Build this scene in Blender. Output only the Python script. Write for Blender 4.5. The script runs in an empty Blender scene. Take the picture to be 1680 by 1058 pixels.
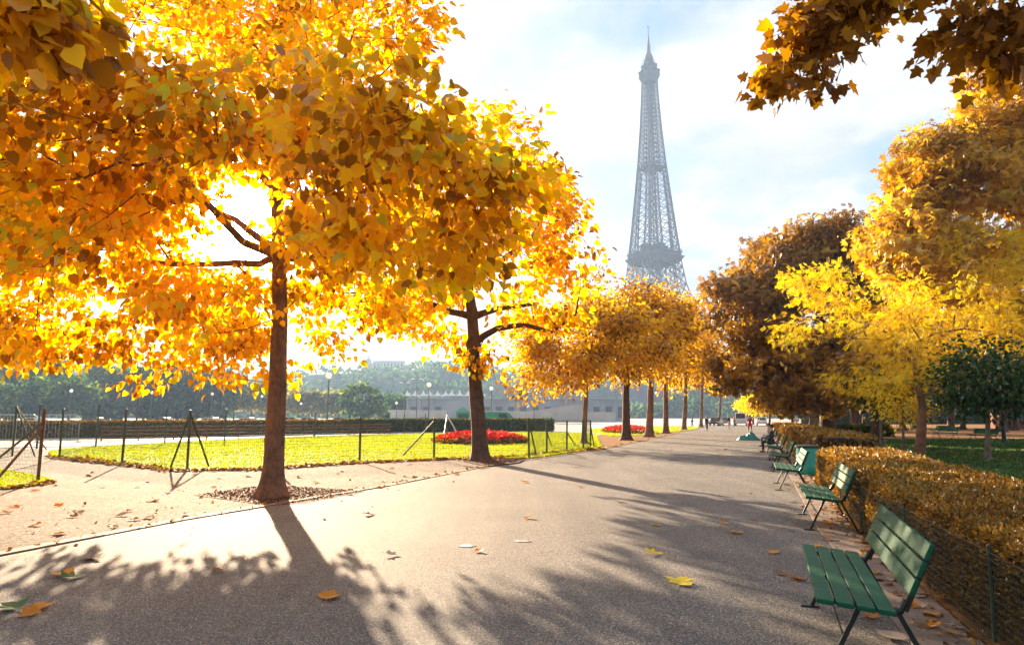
import bpy, math, random
import numpy as np
from mathutils import Vector, Matrix
R = math.radians
rng = np.random.default_rng(7)
random.seed(7)
scn = bpy.context.scene
COL = scn.collection

# ------------------------------------------------------------------ camera
F = 1150.0; H = 1.65; CX, CY = 840.0, 529.0
TH = math.atan((682 - CY) / F)
cd = bpy.data.cameras.new('camera'); cam = bpy.data.objects.new('camera', cd); COL.objects.link(cam)
cam.location = (0, 0, H); cam.rotation_euler = (math.pi / 2 + TH, 0, 0)
cd.sensor_width = 36; cd.lens = F / 1680 * 36; cd.clip_end = 6000; cd.clip_start = 0.05
scn.camera = cam

def rayd(px, py):
    r = (px - CX) / F; u = (CY - py) / F
    return Vector((r, math.cos(TH) - u * math.sin(TH), math.sin(TH) + u * math.cos(TH)))
def G(px, py, z=0.0):
    d = rayd(px, py); t = (z - H) / d.z
    return Vector((d.x * t, d.y * t, z))
def P(px, py, Y):
    d = rayd(px, py); t = Y / d.y
    return Vector((d.x * t, Y, H + d.z * t))

# ------------------------------------------------------------------ tagging
def tag(o, label=None, cat=None, group=None, kind=None):
    if label: o['label'] = label
    if cat: o['category'] = cat
    if group: o['group'] = group
    if kind: o['kind'] = kind
    return o
def empty(name, loc=(0, 0, 0), rz=0.0, label=None, cat=None, group=None):
    o = bpy.data.objects.new(name, None); COL.objects.link(o)
    o.location = loc; o.rotation_euler = (0, 0, rz); o.empty_display_size = 0.2
    return tag(o, label, cat, group)
def children(o): return [c for c in list(COL.objects) if c.parent == o]
def copy_tree(o, parent=None, kids=None):
    c = o.copy(); COL.objects.link(c)
    if parent: c.parent = parent
    for ch in children(o): copy_tree(ch, c)
    return c
def mesh_obj(name, me, mat, parent=None, smooth=False):
    if mat is not None:
        if isinstance(mat, (list, tuple)):
            for m in mat: me.materials.append(m)
        else: me.materials.append(mat)
    if smooth:
        me.polygons.foreach_set('use_smooth', [True] * len(me.polygons))
    o = bpy.data.objects.new(name, me); COL.objects.link(o)
    if parent: o.parent = parent
    return o

class MB:
    def __init__(s): s.v = []; s.f = []; s.n = 0
    def add(s, vs, fs):
        s.v.extend([tuple(v) for v in vs]); s.f.extend([tuple(i + s.n for i in f) for f in fs]); s.n += len(vs); return s
    def box(s, c, d, rot=None, taper=1.0):
        hx, hy, hz = d[0] / 2, d[1] / 2, d[2] / 2
        vs = [Vector((x * hx * (taper if z > 0 else 1), y * hy * (taper if z > 0 else 1), z * hz)) for z in (-1, 1) for y in (-1, 1) for x in (-1, 1)]
        if rot is not None: vs = [rot @ v for v in vs]
        c = Vector(c)
        return s.add([v + c for v in vs], [(0, 2, 3, 1), (4, 5, 7, 6), (0, 1, 5, 4), (2, 6, 7, 3), (0, 4, 6, 2), (1, 3, 7, 5)])
    def bar(s, a, b, w, t=None, up=(0, 0, 1)):
        a = Vector(a); b = Vector(b); t = t or w; d = b - a; L = d.length
        if L < 1e-6: return s
        d.normalize(); x = d.cross(Vector(up))
        if x.length < 1e-3: x = d.cross(Vector((1, 0, 0)))
        x.normalize(); z = x.cross(d)
        vs = [p + x * (i * w / 2) + z * (j * t / 2) for p in (a, b) for i, j in ((-1, -1), (1, -1), (1, 1), (-1, 1))]
        return s.add(vs, [(0, 1, 2, 3), (7, 6, 5, 4), (0, 4, 5, 1), (1, 5, 6, 2), (2, 6, 7, 3), (3, 7, 4, 0)])
    def tube(s, pts, rad, n=8, caps=True):
        pts = [Vector(p) for p in pts]
        if not isinstance(rad, (list, tuple)): rad = [rad] * len(pts)
        vs = []; fs = []; prev = None
        for i, p in enumerate(pts):
            d = (pts[min(i + 1, len(pts) - 1)] - pts[max(i - 1, 0)])
            if d.length < 1e-9: d = Vector((0, 0, 1))
            d.normalize()
            if prev is None:
                x = d.cross(Vector((0, 1, 0)));
                if x.length < 1e-2: x = d.cross(Vector((1, 0, 0)))
            else: x = prev - d * prev.dot(d)
            x.normalize(); prev = x; y = d.cross(x)
            for k in range(n):
                a = 2 * math.pi * k / n
                vs.append(p + (x * math.cos(a) + y * math.sin(a)) * rad[i])
        for i in range(len(pts) - 1):
            for k in range(n):
                k2 = (k + 1) % n
                fs.append((i * n + k, i * n + k2, (i + 1) * n + k2, (i + 1) * n + k))
        if caps:
            fs.append(tuple(range(n - 1, -1, -1))); fs.append(tuple((len(pts) - 1) * n + k for k in range(n)))
        return s.add(vs, fs)
    def lathe(s, prof, n=16, c=(0, 0, 0)):
        c = Vector(c); vs = []; fs = []
        for r, z in prof:
            for k in range(n):
                a = 2 * math.pi * k / n; vs.append(c + Vector((r * math.cos(a), r * math.sin(a), z)))
        for i in range(len(prof) - 1):
            for k in range(n):
                k2 = (k + 1) % n; fs.append((i * n + k, i * n + k2, (i + 1) * n + k2, (i + 1) * n + k))
        fs.append(tuple(range(n - 1, -1, -1))); fs.append(tuple((len(prof) - 1) * n + k for k in range(n)))
        return s.add(vs, fs)
    def ball(s, c, r, n=12, m=8):
        if not isinstance(r, (tuple, list)): r = (r, r, r)
        vs = []; fs = []; c = Vector(c)
        for i in range(m + 1):
            t = math.pi * i / m
            for k in range(n):
                a = 2 * math.pi * k / n
                vs.append(c + Vector((r[0] * math.sin(t) * math.cos(a), r[1] * math.sin(t) * math.sin(a), -r[2] * math.cos(t))))
        for i in range(m):
            for k in range(n):
                k2 = (k + 1) % n; fs.append((i * n + k, i * n + k2, (i + 1) * n + k2, (i + 1) * n + k))
        return s.add(vs, fs)
    def prism(s, poly, z0, z1):
        n = len(poly)
        area = sum(poly[i][0] * poly[(i + 1) % n][1] - poly[(i + 1) % n][0] * poly[i][1] for i in range(n))
        if area < 0: poly = poly[::-1]
        vs = [(p[0], p[1], z0) for p in poly] + [(p[0], p[1], z1) for p in poly]
        fs = [tuple(range(n - 1, -1, -1)), tuple(range(n, 2 * n))] + [(i, (i + 1) % n, n + (i + 1) % n, n + i) for i in range(n)]
        return s.add(vs, fs)
    def build(s, name, mat, parent=None, smooth=False, bevel=0):
        me = bpy.data.meshes.new(name); me.from_pydata(s.v, [], s.f); me.validate(); me.update()
        o = mesh_obj(name, me, mat, parent, smooth)
        if bevel:
            b = o.modifiers.new('bevel', 'BEVEL'); b.width = bevel; b.segments = 2; b.limit_method = 'ANGLE'
        return o

# ------------------------------------------------------------------ materials
def node(nt, t, loc=None, **kw):
    n = nt.nodes.new(t)
    for k, v in kw.items():
        if k in n.inputs: n.inputs[k].default_value = v
        else: setattr(n, k, v)
    return n
def L(nt, a, b): nt.links.new(a, b)
def new_mat(name):
    m = bpy.data.materials.new(name); m.use_nodes = True
    nt = m.node_tree; b = nt.nodes['Principled BSDF']; return m, nt, b
def ramp(nt, fac, stops, interp='LINEAR'):
    r = nt.nodes.new('ShaderNodeValToRGB'); cr = r.color_ramp; cr.interpolation = interp
    while len(cr.elements) < len(stops): cr.elements.new(0.5)
    for e, (p, c) in zip(cr.elements, stops): e.position = p; e.color = (*c, 1) if len(c) == 3 else c
    L(nt, fac, r.inputs[0]); return r.outputs[0]
def noise(nt, scale, detail=4, rough=0.6, coord='Object', vec=None):
    n = node(nt, 'ShaderNodeTexNoise', Scale=scale, Detail=detail, Roughness=rough)
    if vec is None:
        tc = nt.nodes.new('ShaderNodeTexCoord'); vec = tc.outputs[coord]
    L(nt, vec, n.inputs['Vector']); return n.outputs['Fac']
def simple(name, c1, c2=None, rough=0.6, metal=0.0, scale=8.0, bump=0.0, bscale=40.0, spec=0.5, coat=0.0, detail=4):
    m, nt, b = new_mat(name)
    b.inputs['Roughness'].default_value = rough; b.inputs['Metallic'].default_value = metal
    b.inputs['Specular IOR Level'].default_value = spec; b.inputs['Coat Weight'].default_value = coat
    if c2 is None: c2 = tuple(min(1, x * 0.78) for x in c1)
    L(nt, ramp(nt, noise(nt, scale, detail), [(0.32, c2), (0.68, c1)]), b.inputs['Base Color'])
    if bump:
        bp = node(nt, 'ShaderNodeBump', Strength=bump, Distance=0.02); L(nt, noise(nt, bscale, 5), bp.inputs['Height']); L(nt, bp.outputs[0], b.inputs['Normal'])
    return m
def leaf_mat(name, stops, trans=0.5, rough=0.55, gloss=0.05, tboost=1.25):
    """per-leaf random value 'rnd' picks the leaf's own colour; thin leaf lets light through"""
    m, nt, b = new_mat(name); nt.nodes.remove(b)
    out = nt.nodes['Material Output']
    at = nt.nodes.new('ShaderNodeAttribute'); at.attribute_name = 'rnd'
    col = ramp(nt, at.outputs['Fac'], stops)
    d = node(nt, 'ShaderNodeBsdfDiffuse'); t = node(nt, 'ShaderNodeBsdfTranslucent'); g = node(nt, 'ShaderNodeBsdfGlossy', Roughness=rough)
    L(nt, col, d.inputs['Color'])
    hs = node(nt, 'ShaderNodeHueSaturation', Saturation=1.12, Value=tboost); L(nt, col, hs.inputs['Color']); L(nt, hs.outputs[0], t.inputs['Color'])
    m1 = node(nt, 'ShaderNodeMixShader'); m1.inputs[0].default_value = trans
    L(nt, d.outputs[0], m1.inputs[1]); L(nt, t.outputs[0], m1.inputs[2])
    m2 = node(nt, 'ShaderNodeMixShader'); fr = node(nt, 'ShaderNodeFresnel', IOR=1.4)
    mu = node(nt, 'ShaderNodeMath', operation='MULTIPLY'); L(nt, fr.outputs[0], mu.inputs[0]); mu.inputs[1].default_value = gloss * 5
    L(nt, mu.outputs[0], m2.inputs[0]); L(nt, m1.outputs[0], m2.inputs[1]); L(nt, g.outputs[0], m2.inputs[2])
    L(nt, m2.outputs[0], out.inputs['Surface']); return m

M = {}
GOLD = [(0.0, (0.28, 0.13, 0.012)), (0.22, (0.58, 0.29, 0.016)), (0.55, (0.83, 0.50, 0.025)), (0.88, (0.90, 0.64, 0.04)), (1.0, (0.50, 0.48, 0.06))]
M['leaf_gold'] = leaf_mat('golden leaf', GOLD, 0.62, gloss=0.02, tboost=1.5)
M['leaf_row'] = leaf_mat('amber leaf', [(0.0, (0.20, 0.09, 0.010)), (0.3, (0.42, 0.21, 0.012)), (0.65, (0.70, 0.38, 0.02)), (1.0, (0.84, 0.58, 0.05))], 0.54, tboost=1.4)
M['leaf_rust'] = leaf_mat('rust chestnut leaf', [(0.0, (0.14, 0.07, 0.012)), (0.5, (0.34, 0.17, 0.025)), (0.85, (0.50, 0.28, 0.04)), (1.0, (0.60, 0.40, 0.08))], 0.42)
M['leaf_copper'] = leaf_mat('copper gold leaf', [(0.0, (0.24, 0.12, 0.02)), (0.4, (0.52, 0.29, 0.04)), (0.75, (0.74, 0.46, 0.06)), (1.0, (0.62, 0.52, 0.10))], 0.5)
M['leaf_yellow'] = leaf_mat('bright yellow leaf', [(0.0, (0.46, 0.26, 0.03)), (0.45, (0.80, 0.58, 0.05)), (0.9, (0.90, 0.76, 0.10)), (1.0, (0.45, 0.46, 0.06))], 0.56, gloss=.02, tboost=1.4)
M['leaf_maple'] = leaf_mat('brown maple leaf', [(0.0, (0.13, 0.055, 0.014)), (0.6, (0.32, 0.15, 0.02)), (0.86, (0.52, 0.27, 0.02)), (1.0, (0.80, 0.50, 0.03))], 0.45, gloss=.02)
M['leaf_green'] = leaf_mat('dark green leaf', [(0.0, (0.015, 0.04, 0.012)), (0.6, (0.035, 0.085, 0.022)), (1.0, (0.09, 0.14, 0.03))], 0.4)
M['leaf_park'] = leaf_mat('park green leaf', [(0.0, (0.03, 0.07, 0.03)), (0.7, (0.06, 0.13, 0.04)), (1.0, (0.30, 0.32, 0.06))], 0.45, gloss=.004)
M['leaf_olive'] = leaf_mat('pale olive leaf', [(0.0, (0.12, 0.14, 0.05)), (0.7, (0.28, 0.27, 0.08)), (1.0, (0.5, 0.38, 0.08))], 0.45)
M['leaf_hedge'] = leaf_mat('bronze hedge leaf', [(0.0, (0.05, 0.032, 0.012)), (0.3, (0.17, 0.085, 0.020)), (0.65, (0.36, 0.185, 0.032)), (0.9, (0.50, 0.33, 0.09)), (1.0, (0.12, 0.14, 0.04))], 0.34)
M['leaf_box'] = leaf_mat('box hedge leaf', [(0.0, (0.02, 0.05, 0.015)), (0.7, (0.06, 0.10, 0.02)), (1.0, (0.40, 0.24, 0.04))], 0.4)
M['petal'] = leaf_mat('red petal', [(0.0, (0.35, 0.01, 0.02)), (0.7, (0.65, 0.03, 0.03)), (1.0, (0.75, 0.18, 0.12))], 0.4)
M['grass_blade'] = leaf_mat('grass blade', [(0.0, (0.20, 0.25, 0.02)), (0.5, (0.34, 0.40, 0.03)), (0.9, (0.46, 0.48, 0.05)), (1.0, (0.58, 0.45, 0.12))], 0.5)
M['grass_dark'] = leaf_mat('shaded grass blade', [(0.0, (0.03, 0.08, 0.02)), (0.7, (0.07, 0.14, 0.03)), (1.0, (0.35, 0.25, 0.06))], 0.45)  # darker copy of the grass blade, shade put into its colour

def bark_mat(name, c1, c2, sc=1.0):
    m, nt, b = new_mat(name); b.inputs['Roughness'].default_value = 0.85
    tc = nt.nodes.new('ShaderNodeTexCoord'); mp = node(nt, 'ShaderNodeMapping'); mp.inputs['Scale'].default_value = (9 * sc, 9 * sc, 1.6 * sc)
    L(nt, tc.outputs['Object'], mp.inputs[0])
    n1 = noise(nt, 3.0, 6, 0.7, vec=mp.outputs[0])
    pat = ramp(nt, noise(nt, 3.2 * sc, 5, .7), [(0.38, (.62, .62, .60)), (0.5, (1, 1, 1)), (0.66, (1.35, 1.28, 1.2))])
    mxp = node(nt, 'ShaderNodeMix', data_type='RGBA', blend_type='MULTIPLY'); mxp.inputs[0].default_value = 1.0
    L(nt, ramp(nt, n1, [(0.3, c2), (0.7, c1)]), mxp.inputs[6]); L(nt, pat, mxp.inputs[7]); L(nt, mxp.outputs[2], b.inputs['Base Color'])
    bp = node(nt, 'ShaderNodeBump', Strength=1.0, Distance=0.04); L(nt, n1, bp.inputs['Height']); L(nt, bp.outputs[0], b.inputs['Normal'])
    return m
M['bark'] = bark_mat('brown bark', (0.30, 0.16, 0.09), (0.13, 0.07, 0.045))
M['bark_grey'] = bark_mat('grey bark', (0.24, 0.19, 0.14), (0.10, 0.08, 0.06))
M['bark_dark'] = bark_mat('dark bark', (0.13, 0.07, 0.045), (0.05, 0.03, 0.02))

DIR0 = math.radians(20.5)
def asphalt():
    m, nt, b = new_mat('asphalt')
    tc = nt.nodes.new('ShaderNodeTexCoord'); o = tc.outputs['Object']
    v = node(nt, 'ShaderNodeTexVoronoi', Scale=120.0); L(nt, o, v.inputs['Vector'])
    sep = nt.nodes.new('ShaderNodeSeparateColor'); L(nt, v.outputs['Color'], sep.inputs[0])
    grain = ramp(nt, sep.outputs[0], [(0.0, (0.034, 0.037, 0.041)), (0.5, (0.140, 0.133, 0.130)), (0.85, (0.25, 0.237, 0.228)), (1.0, (0.55, 0.51, 0.48))])
    big = ramp(nt, noise(nt, 0.35, 5, 0.65, vec=o), [(0.3, (0.72, 0.72, 0.74)), (0.7, (1.12, 1.06, 1.0))])
    mx = node(nt, 'ShaderNodeMix', data_type='RGBA', blend_type='MULTIPLY'); mx.inputs[0].default_value = 1.0
    L(nt, grain, mx.inputs[6]); L(nt, big, mx.inputs[7])
    st = ramp(nt, noise(nt, 2.3, 6, 0.75, vec=o), [(0.28, (0.72, 0.70, 0.70)), (0.42, (1, 1, 1))])
    mx2 = node(nt, 'ShaderNodeMix', data_type='RGBA', blend_type='MULTIPLY'); mx2.inputs[0].default_value = 0.7
    L(nt, mx.outputs[2], mx2.inputs[6]); L(nt, st, mx2.inputs[7])
    wp = node(nt, 'ShaderNodeTexNoise', Scale=1.7, Detail=5.0); L(nt, o, wp.inputs['Vector'])
    va = node(nt, 'ShaderNodeVectorMath', operation='SCALE'); L(nt, wp.outputs['Color'], va.inputs[0]); va.inputs[3].default_value = 1.3
    vb = node(nt, 'ShaderNodeVectorMath', operation='ADD'); L(nt, o, vb.inputs[0]); L(nt, va.outputs[0], vb.inputs[1])
    ck = node(nt, 'ShaderNodeTexVoronoi', Scale=0.16, feature='DISTANCE_TO_EDGE'); L(nt, vb.outputs[0], ck.inputs['Vector'])
    ckr = ramp(nt, ck.outputs['Distance'], [(0.0, (0.45, 0.45, 0.45)), (0.0016, (0.55, 0.55, 0.55)), (0.0032, (1, 1, 1))])
    mx3 = node(nt, 'ShaderNodeMix', data_type='RGBA', blend_type='MULTIPLY'); mx3.inputs[0].default_value = .6; L(nt, mx2.outputs[2], mx3.inputs[6]); L(nt, ckr, mx3.inputs[7])
    mp_ = node(nt, 'ShaderNodeMapping'); mp_.inputs['Rotation'].default_value = (0, 0, DIR0); mp_.inputs['Scale'].default_value = (1.1, .07, 1); L(nt, o, mp_.inputs[0])
    lane = ramp(nt, noise(nt, 1.3, 5, .6, vec=mp_.outputs[0]), [(0.35, (.82, .82, .83)), (0.65, (1.14, 1.12, 1.10))])
    mx4 = node(nt, 'ShaderNodeMix', data_type='RGBA', blend_type='MULTIPLY'); mx4.inputs[0].default_value = 1; L(nt, mx3.outputs[2], mx4.inputs[6]); L(nt, lane, mx4.inputs[7])
    L(nt, mx4.outputs[2], b.inputs['Base Color']); b.inputs['Roughness'].default_value = 0.8; b.inputs['Specular IOR Level'].default_value = 0.32
    bp = node(nt, 'ShaderNodeBump', Strength=0.55, Distance=0.006)
    ad = node(nt, 'ShaderNodeMath', operation='ADD'); L(nt, v.outputs['Distance'], ad.inputs[0]); L(nt, noise(nt, 40, 4, vec=o), ad.inputs[1])
    L(nt, ad.outputs[0], bp.inputs['Height']); L(nt, bp.outputs[0], b.inputs['Normal']); return m
M['asphalt'] = asphalt()
def gravel():
    m, nt, b = new_mat('exposed aggregate paving')
    tc = nt.nodes.new('ShaderNodeTexCoord'); o = tc.outputs['Object']
    v = node(nt, 'ShaderNodeTexVoronoi', Scale=27.0); L(nt, o, v.inputs['Vector'])
    sep = nt.nodes.new('ShaderNodeSeparateColor'); L(nt, v.outputs['Color'], sep.inputs[0])
    grain = ramp(nt, sep.outputs[0], [(0.0, (0.045, 0.035, 0.028)), (0.4, (0.135, 0.108, 0.084)), (0.8, (0.235, 0.19, 0.15)), (1.0, (0.50, 0.43, 0.36))])
    big = ramp(nt, noise(nt, 0.6, 6, 0.7, vec=o), [(0.35, (0.70, 0.60, 0.56)), (0.65, (1.05, 1.0, 0.98))])
    mx = node(nt, 'ShaderNodeMix', data_type='RGBA', blend_type='MULTIPLY'); mx.inputs[0].default_value = 1.0
    L(nt, grain, mx.inputs[6]); L(nt, big, mx.inputs[7]); L(nt, mx.outputs[2], b.inputs['Base Color']); b.inputs['Roughness'].default_value = 0.92; b.inputs['Specular IOR Level'].default_value = 0.25
    bp = node(nt, 'ShaderNodeBump', Strength=0.7, Distance=0.012); L(nt, v.outputs['Distance'], bp.inputs['Height']); bp.invert = True
    L(nt, bp.outputs[0], b.inputs['Normal']); return m
M['gravel'] = gravel()
M['ground'] = simple('dusty ground', (0.42, 0.36, 0.30), (0.30, 0.26, 0.22), 0.9, scale=0.2, bump=0.2, bscale=6)
M['esplanade'] = simple('pale esplanade', (0.50, 0.48, 0.46), (0.40, 0.39, 0.38), 0.8, scale=0.1)
M['kerb'] = simple('kerb stone', (0.27, 0.20, 0.16), (0.16, 0.12, 0.10), 0.8, scale=5, bump=0.4, bscale=60)
M['mulch'] = simple('brown mulch', (0.13, 0.055, 0.035), (0.05, 0.022, 0.016), 0.9, scale=22, bump=1.0, bscale=30, detail=8)
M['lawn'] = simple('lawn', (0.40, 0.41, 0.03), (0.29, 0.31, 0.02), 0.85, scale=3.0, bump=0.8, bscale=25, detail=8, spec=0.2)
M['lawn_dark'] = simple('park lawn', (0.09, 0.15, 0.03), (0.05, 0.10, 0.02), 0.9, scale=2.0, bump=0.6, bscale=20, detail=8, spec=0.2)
M['dirt'] = simple('bare earth', (0.34, 0.19, 0.085), (0.20, 0.11, 0.05), 1.0, spec=0.05, scale=1.2, bump=0.4, bscale=14, detail=8)
def bench_paint():
    m, nt, b = new_mat('green bench paint')
    tc = nt.nodes.new('ShaderNodeTexCoord'); mp = node(nt, 'ShaderNodeMapping'); mp.inputs['Scale'].default_value = (30, 2, 30)
    L(nt, tc.outputs['Object'], mp.inputs[0])
    n = noise(nt, 2.2, 7, 0.72, vec=mp.outputs[0]); n2 = noise(nt, 9, 8, 0.8)
    base = ramp(nt, n, [(0.3, (0.005, 0.060, 0.036)), (0.7, (0.012, 0.120, 0.066))])
    wear = ramp(nt, n2, [(0.57, (0, 0, 0)), (0.66, (1, 1, 1))])
    mx = node(nt, 'ShaderNodeMix', data_type='RGBA'); L(nt, wear, mx.inputs[0]); L(nt, base, mx.inputs[6]); mx.inputs[7].default_value = (0.035, 0.10, 0.065, 1)
    L(nt, mx.outputs[2], b.inputs['Base Color']); b.inputs['Roughness'].default_value = 0.6; b.inputs['Specular IOR Level'].default_value = 0.16
    bp = node(nt, 'ShaderNodeBump', Strength=0.4, Distance=0.004); L(nt, n, bp.inputs['Height']); L(nt, bp.outputs[0], b.inputs['Normal']); return m
M['bench'] = bench_paint()
M['iron'] = simple('dark green iron', (0.016, 0.028, 0.024), None, 0.42, 0.2, scale=20, bump=0.2, bscale=80)
M['post'] = simple('green fence post', (0.03, 0.075, 0.05), (0.05, 0.04, 0.025), 0.5, scale=6)
M['rust'] = simple('rusty post', (0.16, 0.085, 0.045), (0.06, 0.035, 0.02), 0.8, scale=9)
M['wire'] = simple('green wire', (0.05, 0.09, 0.06), None, 0.5)
M['rail'] = simple('brown rail', (0.20, 0.09, 0.05), (0.11, 0.05, 0.03), 0.7, scale=3)
M['steel'] = simple('galvanised steel', (0.42, 0.46, 0.45), None, 0.45, 0.5)
M['bin'] = simple('teal bin', (0.02, 0.36, 0.28), (0.015, 0.26, 0.21), 0.4, scale=3)
M['tarp'] = simple('teal plastic sheet', (0.03, 0.30, 0.27), (0.01, 0.14, 0.14), 0.35, scale=6)
M['stone'] = simple('pale stone', (0.52, 0.49, 0.44), (0.40, 0.38, 0.34), 0.85, scale=0.3)
M['stone_grey'] = simple('grey stone', (0.34, 0.37, 0.40), (0.27, 0.30, 0.33), 0.85, scale=0.2)
M['white'] = simple('white canvas', (0.78, 0.78, 0.78), (0.66, 0.67, 0.68), 0.7, scale=1)
M['lamp_glass'] = leaf_mat('opal glass', [(0, (.82, .82, .80)), (1, (.84, .83, .81))], .6, rough=.2, gloss=.1, tboost=1.15)
M['lamp_post'] = simple('lamp post paint', (0.10, 0.13, 0.12), None, 0.5)
M['tower'] = simple('iron lattice', (0.125, 0.14, 0.165), (0.095, 0.105, 0.125), 0.6, scale=0.05)  # bluer than the brown iron: haze tint put into the colour
M['green_paint'] = simple('green vehicle paint', (0.03, 0.26, 0.14), None, 0.4)
M['brick'] = simple('red brick', (0.26, 0.08, 0.045), (0.16, 0.05, 0.03), 0.85, scale=5)
M['glass'] = simple('dark window', (0.03, 0.04, 0.05), None, 0.1)
M['tyre'] = simple('black rubber', (0.02, 0.02, 0.02), None, 0.8)
M['car_white'] = simple('white car paint', (0.7, 0.7, 0.7), None, 0.25)
M['car_grey'] = simple('grey car paint', (0.2, 0.21, 0.23), None, 0.25, 0.4)
M['car_dark'] = simple('dark car paint', (0.04, 0.05, 0.07), None, 0.25, 0.3)
M['skin'] = simple('skin', (0.50, 0.30, 0.21), (0.44, 0.26, 0.18), 0.6)
M['hair'] = simple('dark hair', (0.03, 0.02, 0.015), None, 0.6)
M['cloth_red'] = simple('red cloth', (0.55, 0.03, 0.03), None, 0.85)
M['cloth_dark'] = simple('dark cloth', (0.03, 0.035, 0.05), None, 0.85)
M['cloth_blue'] = simple('blue cloth', (0.10, 0.16, 0.26), None, 0.85)
M['cloth_pale'] = simple('pale cloth', (0.45, 0.44, 0.42), None, 0.85)

# ------------------------------------------------------------------ flat setting sheets
def sheet(name, pts, z, mat, th=0.0):
    b = MB()
    if th: b.prism([(p[0], p[1]) for p in pts], z - th, z)
    else:
        n = len(pts); area = sum(pts[i][0] * pts[(i + 1) % n][1] - pts[(i + 1) % n][0] * pts[i][1] for i in range(n))
        if area < 0: pts = pts[::-1]
        b.add([(p[0], p[1], z) for p in pts], [tuple(range(n))])
    return tag(b.build(name, mat), kind='structure')
DIR = R(20.5)                                       # heading of the promenade, clockwise from +Y
du = Vector((math.sin(DIR), math.cos(DIR), 0)); dv = Vector((math.cos(DIR), -math.sin(DIR), 0))
# left kerb line of the promenade (near to far)
k0 = G(0, 912); k1 = G(640, 797); k2 = G(985, 738); k3 = G(1105, 712)
kd = (k1 - k0).normalized()
kerb_line = [k0 - kd * 14, k0, G(300, 854), k1, G(800, 765), k2, k3, k3 + (k3 - k2).normalized() * 30, k3 + (k3 - k2).normalized() * 75 + Vector((-2, 6, 0))]
# right edge: hedge foot
h0 = G(1625, 1058); h1 = G(1410, 872); h2 = G(1338, 790)
hedge_line = [h0 - (h1 - h0).normalized() * 14, h0, h1, h2, G(1296, 742), h2 + du * 40, h2 + du * 110]
def off(line, d):
    out = []
    for i, p in enumerate(line):
        a = line[max(i - 1, 0)]; b = line[min(i + 1, len(line) - 1)]; t = (b - a).normalized()
        out.append(p + Vector((t.y, -t.x, 0)) * d)
    return out
sheet('ground', [(-900, -60), (900, -60), (900, 1800), (-900, 1800)], -0.03, M['ground'])
asp_l = off(kerb_line, 0.0); asp_r = off(hedge_line, -0.55)
sheet('path', asp_l + asp_r[::-1], 0.0, M['asphalt'], 0.02)
# kerb: single stones butted end to end
def kerb_stones(line, w, z, step, name, mat):
    b = MB()
    for i in range(len(line) - 1):
        a, c = line[i], line[i + 1]; n = max(1, int((c - a).length / step)); d = (c - a) / n
        nn = d.normalized(); nx = Vector((nn.y, -nn.x, 0))
        for k in range(n):
            p = a + d * k + d.normalized() * 0.006; q = a + d * (k + 1) - d.normalized() * 0.006; zz = z + random.uniform(-.003, .003)
            b.prism([(v.x, v.y) for v in (p, q, q - nx * w, p - nx * w)], -0.05, zz)
        if (a.length > 90): break
    return tag(b.build(name, mat, bevel=0.004), kind='structure')
kerb_stones(off(kerb_line, -0.002), 0.20, 0.018, 1.0, 'kerb', M['kerb'])
kerb_stones(off(hedge_line, -0.545)[:6], -0.5, 0.012, 1.0, 'kerb', M['kerb'])
# exposed aggregate pavement left of the kerb
kl = off(kerb_line, -0.205)
lawn_front = [G(-260, 735), G(-60, 741), G(85, 750), G(200, 762), G(290, 772), G(430, 769), G(590, 759), G(712, 754), G(760, 753)]
pave_far = [G(-400, 735)]
sheet('pavement', kl[:5] + [G(790, 752)] + [G(700, 745), G(300, 745), G(0, 735), G(-600, 735), Vector((-40, 24, 0)), Vector((-40, -6, 0))], -0.004, M['gravel'], 0.02)
# sunlit lawn behind the front fence
lawn_back = [G(975, 712), G(880, 709), G(700, 712), G(570, 715), G(440, 720), G(160, 734), G(85, 741)]
lawn_poly = [G(85, 750), G(200, 762), G(290, 772), G(430, 770), G(590, 759), G(712, 754), G(812, 752)] + [G(860, 753), G(985, 736)] + lawn_back
sheet('lawn', lawn_poly, 0.03, M['lawn'], 0.05)
small_lawn = [G(-200, 840), G(0, 803), G(60, 796), G(84, 791), G(66, 784), G(0, 772), G(-220, 762)]
sheet('lawn', small_lawn, 0.03, M['lawn'], 0.05)
far_lawn = [G(1004, 716), G(1060, 714), G(1130, 706), G(1150, 702), G(1110, 699), G(1010, 701), G(960, 706)]
sheet('lawn', far_lawn, 0.03, M['lawn'], 0.05)
sheet('dirt_path', [G(960, 741), G(985, 738.5), G(1100, 714), G(1132, 706), G(1000, 706), G(985, 713), G(900, 716)], 0.012, M['dirt'], 0.04)
# mulch squares round the two street trees
sheet('mulch_bed', [G(318, 812), G(440, 793), G(600, 806), G(497, 826), G(440, 829)], 0.004, M['mulch'], 0.02)
sheet('mulch_bed', [G(760, 757), G(868, 752), G(850, 760), G(800, 766)], 0.038, M['mulch'], 0.05)
# esplanade with the fountains, far left
sheet('esplanade', [(-400, 62), (60, 62), (80, 330), (-400, 330)], -0.02, M['esplanade'])
sheet('walkway', [G(-200, 737), G(160, 731), G(440, 717), G(700, 709.5), G(700, 706), G(440, 712), G(160, 724), G(-200, 728)], 0.0, M['esplanade'], 0.02)
# right-hand park ground
hr = off(hedge_line, 1.6)
sheet('earth', [hedge_line[0], hedge_line[1], hedge_line[2], hedge_line[3], hedge_line[4], hedge_line[5], hedge_line[6], Vector((130, 280, 0)), Vector((380, 280, 0)), Vector((300, 0, 0)), Vector((20, -10, 0))], -0.012, M['dirt'], 0.02)
sheet('park_lawn', [G(1290, 722), G(1680, 722), G(2400, 722), Vector((60, 12, 0)), Vector((14, 2, 0)), hr[1], hr[2], hr[3]], 0.0, M['lawn_dark'], 0.03)

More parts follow.
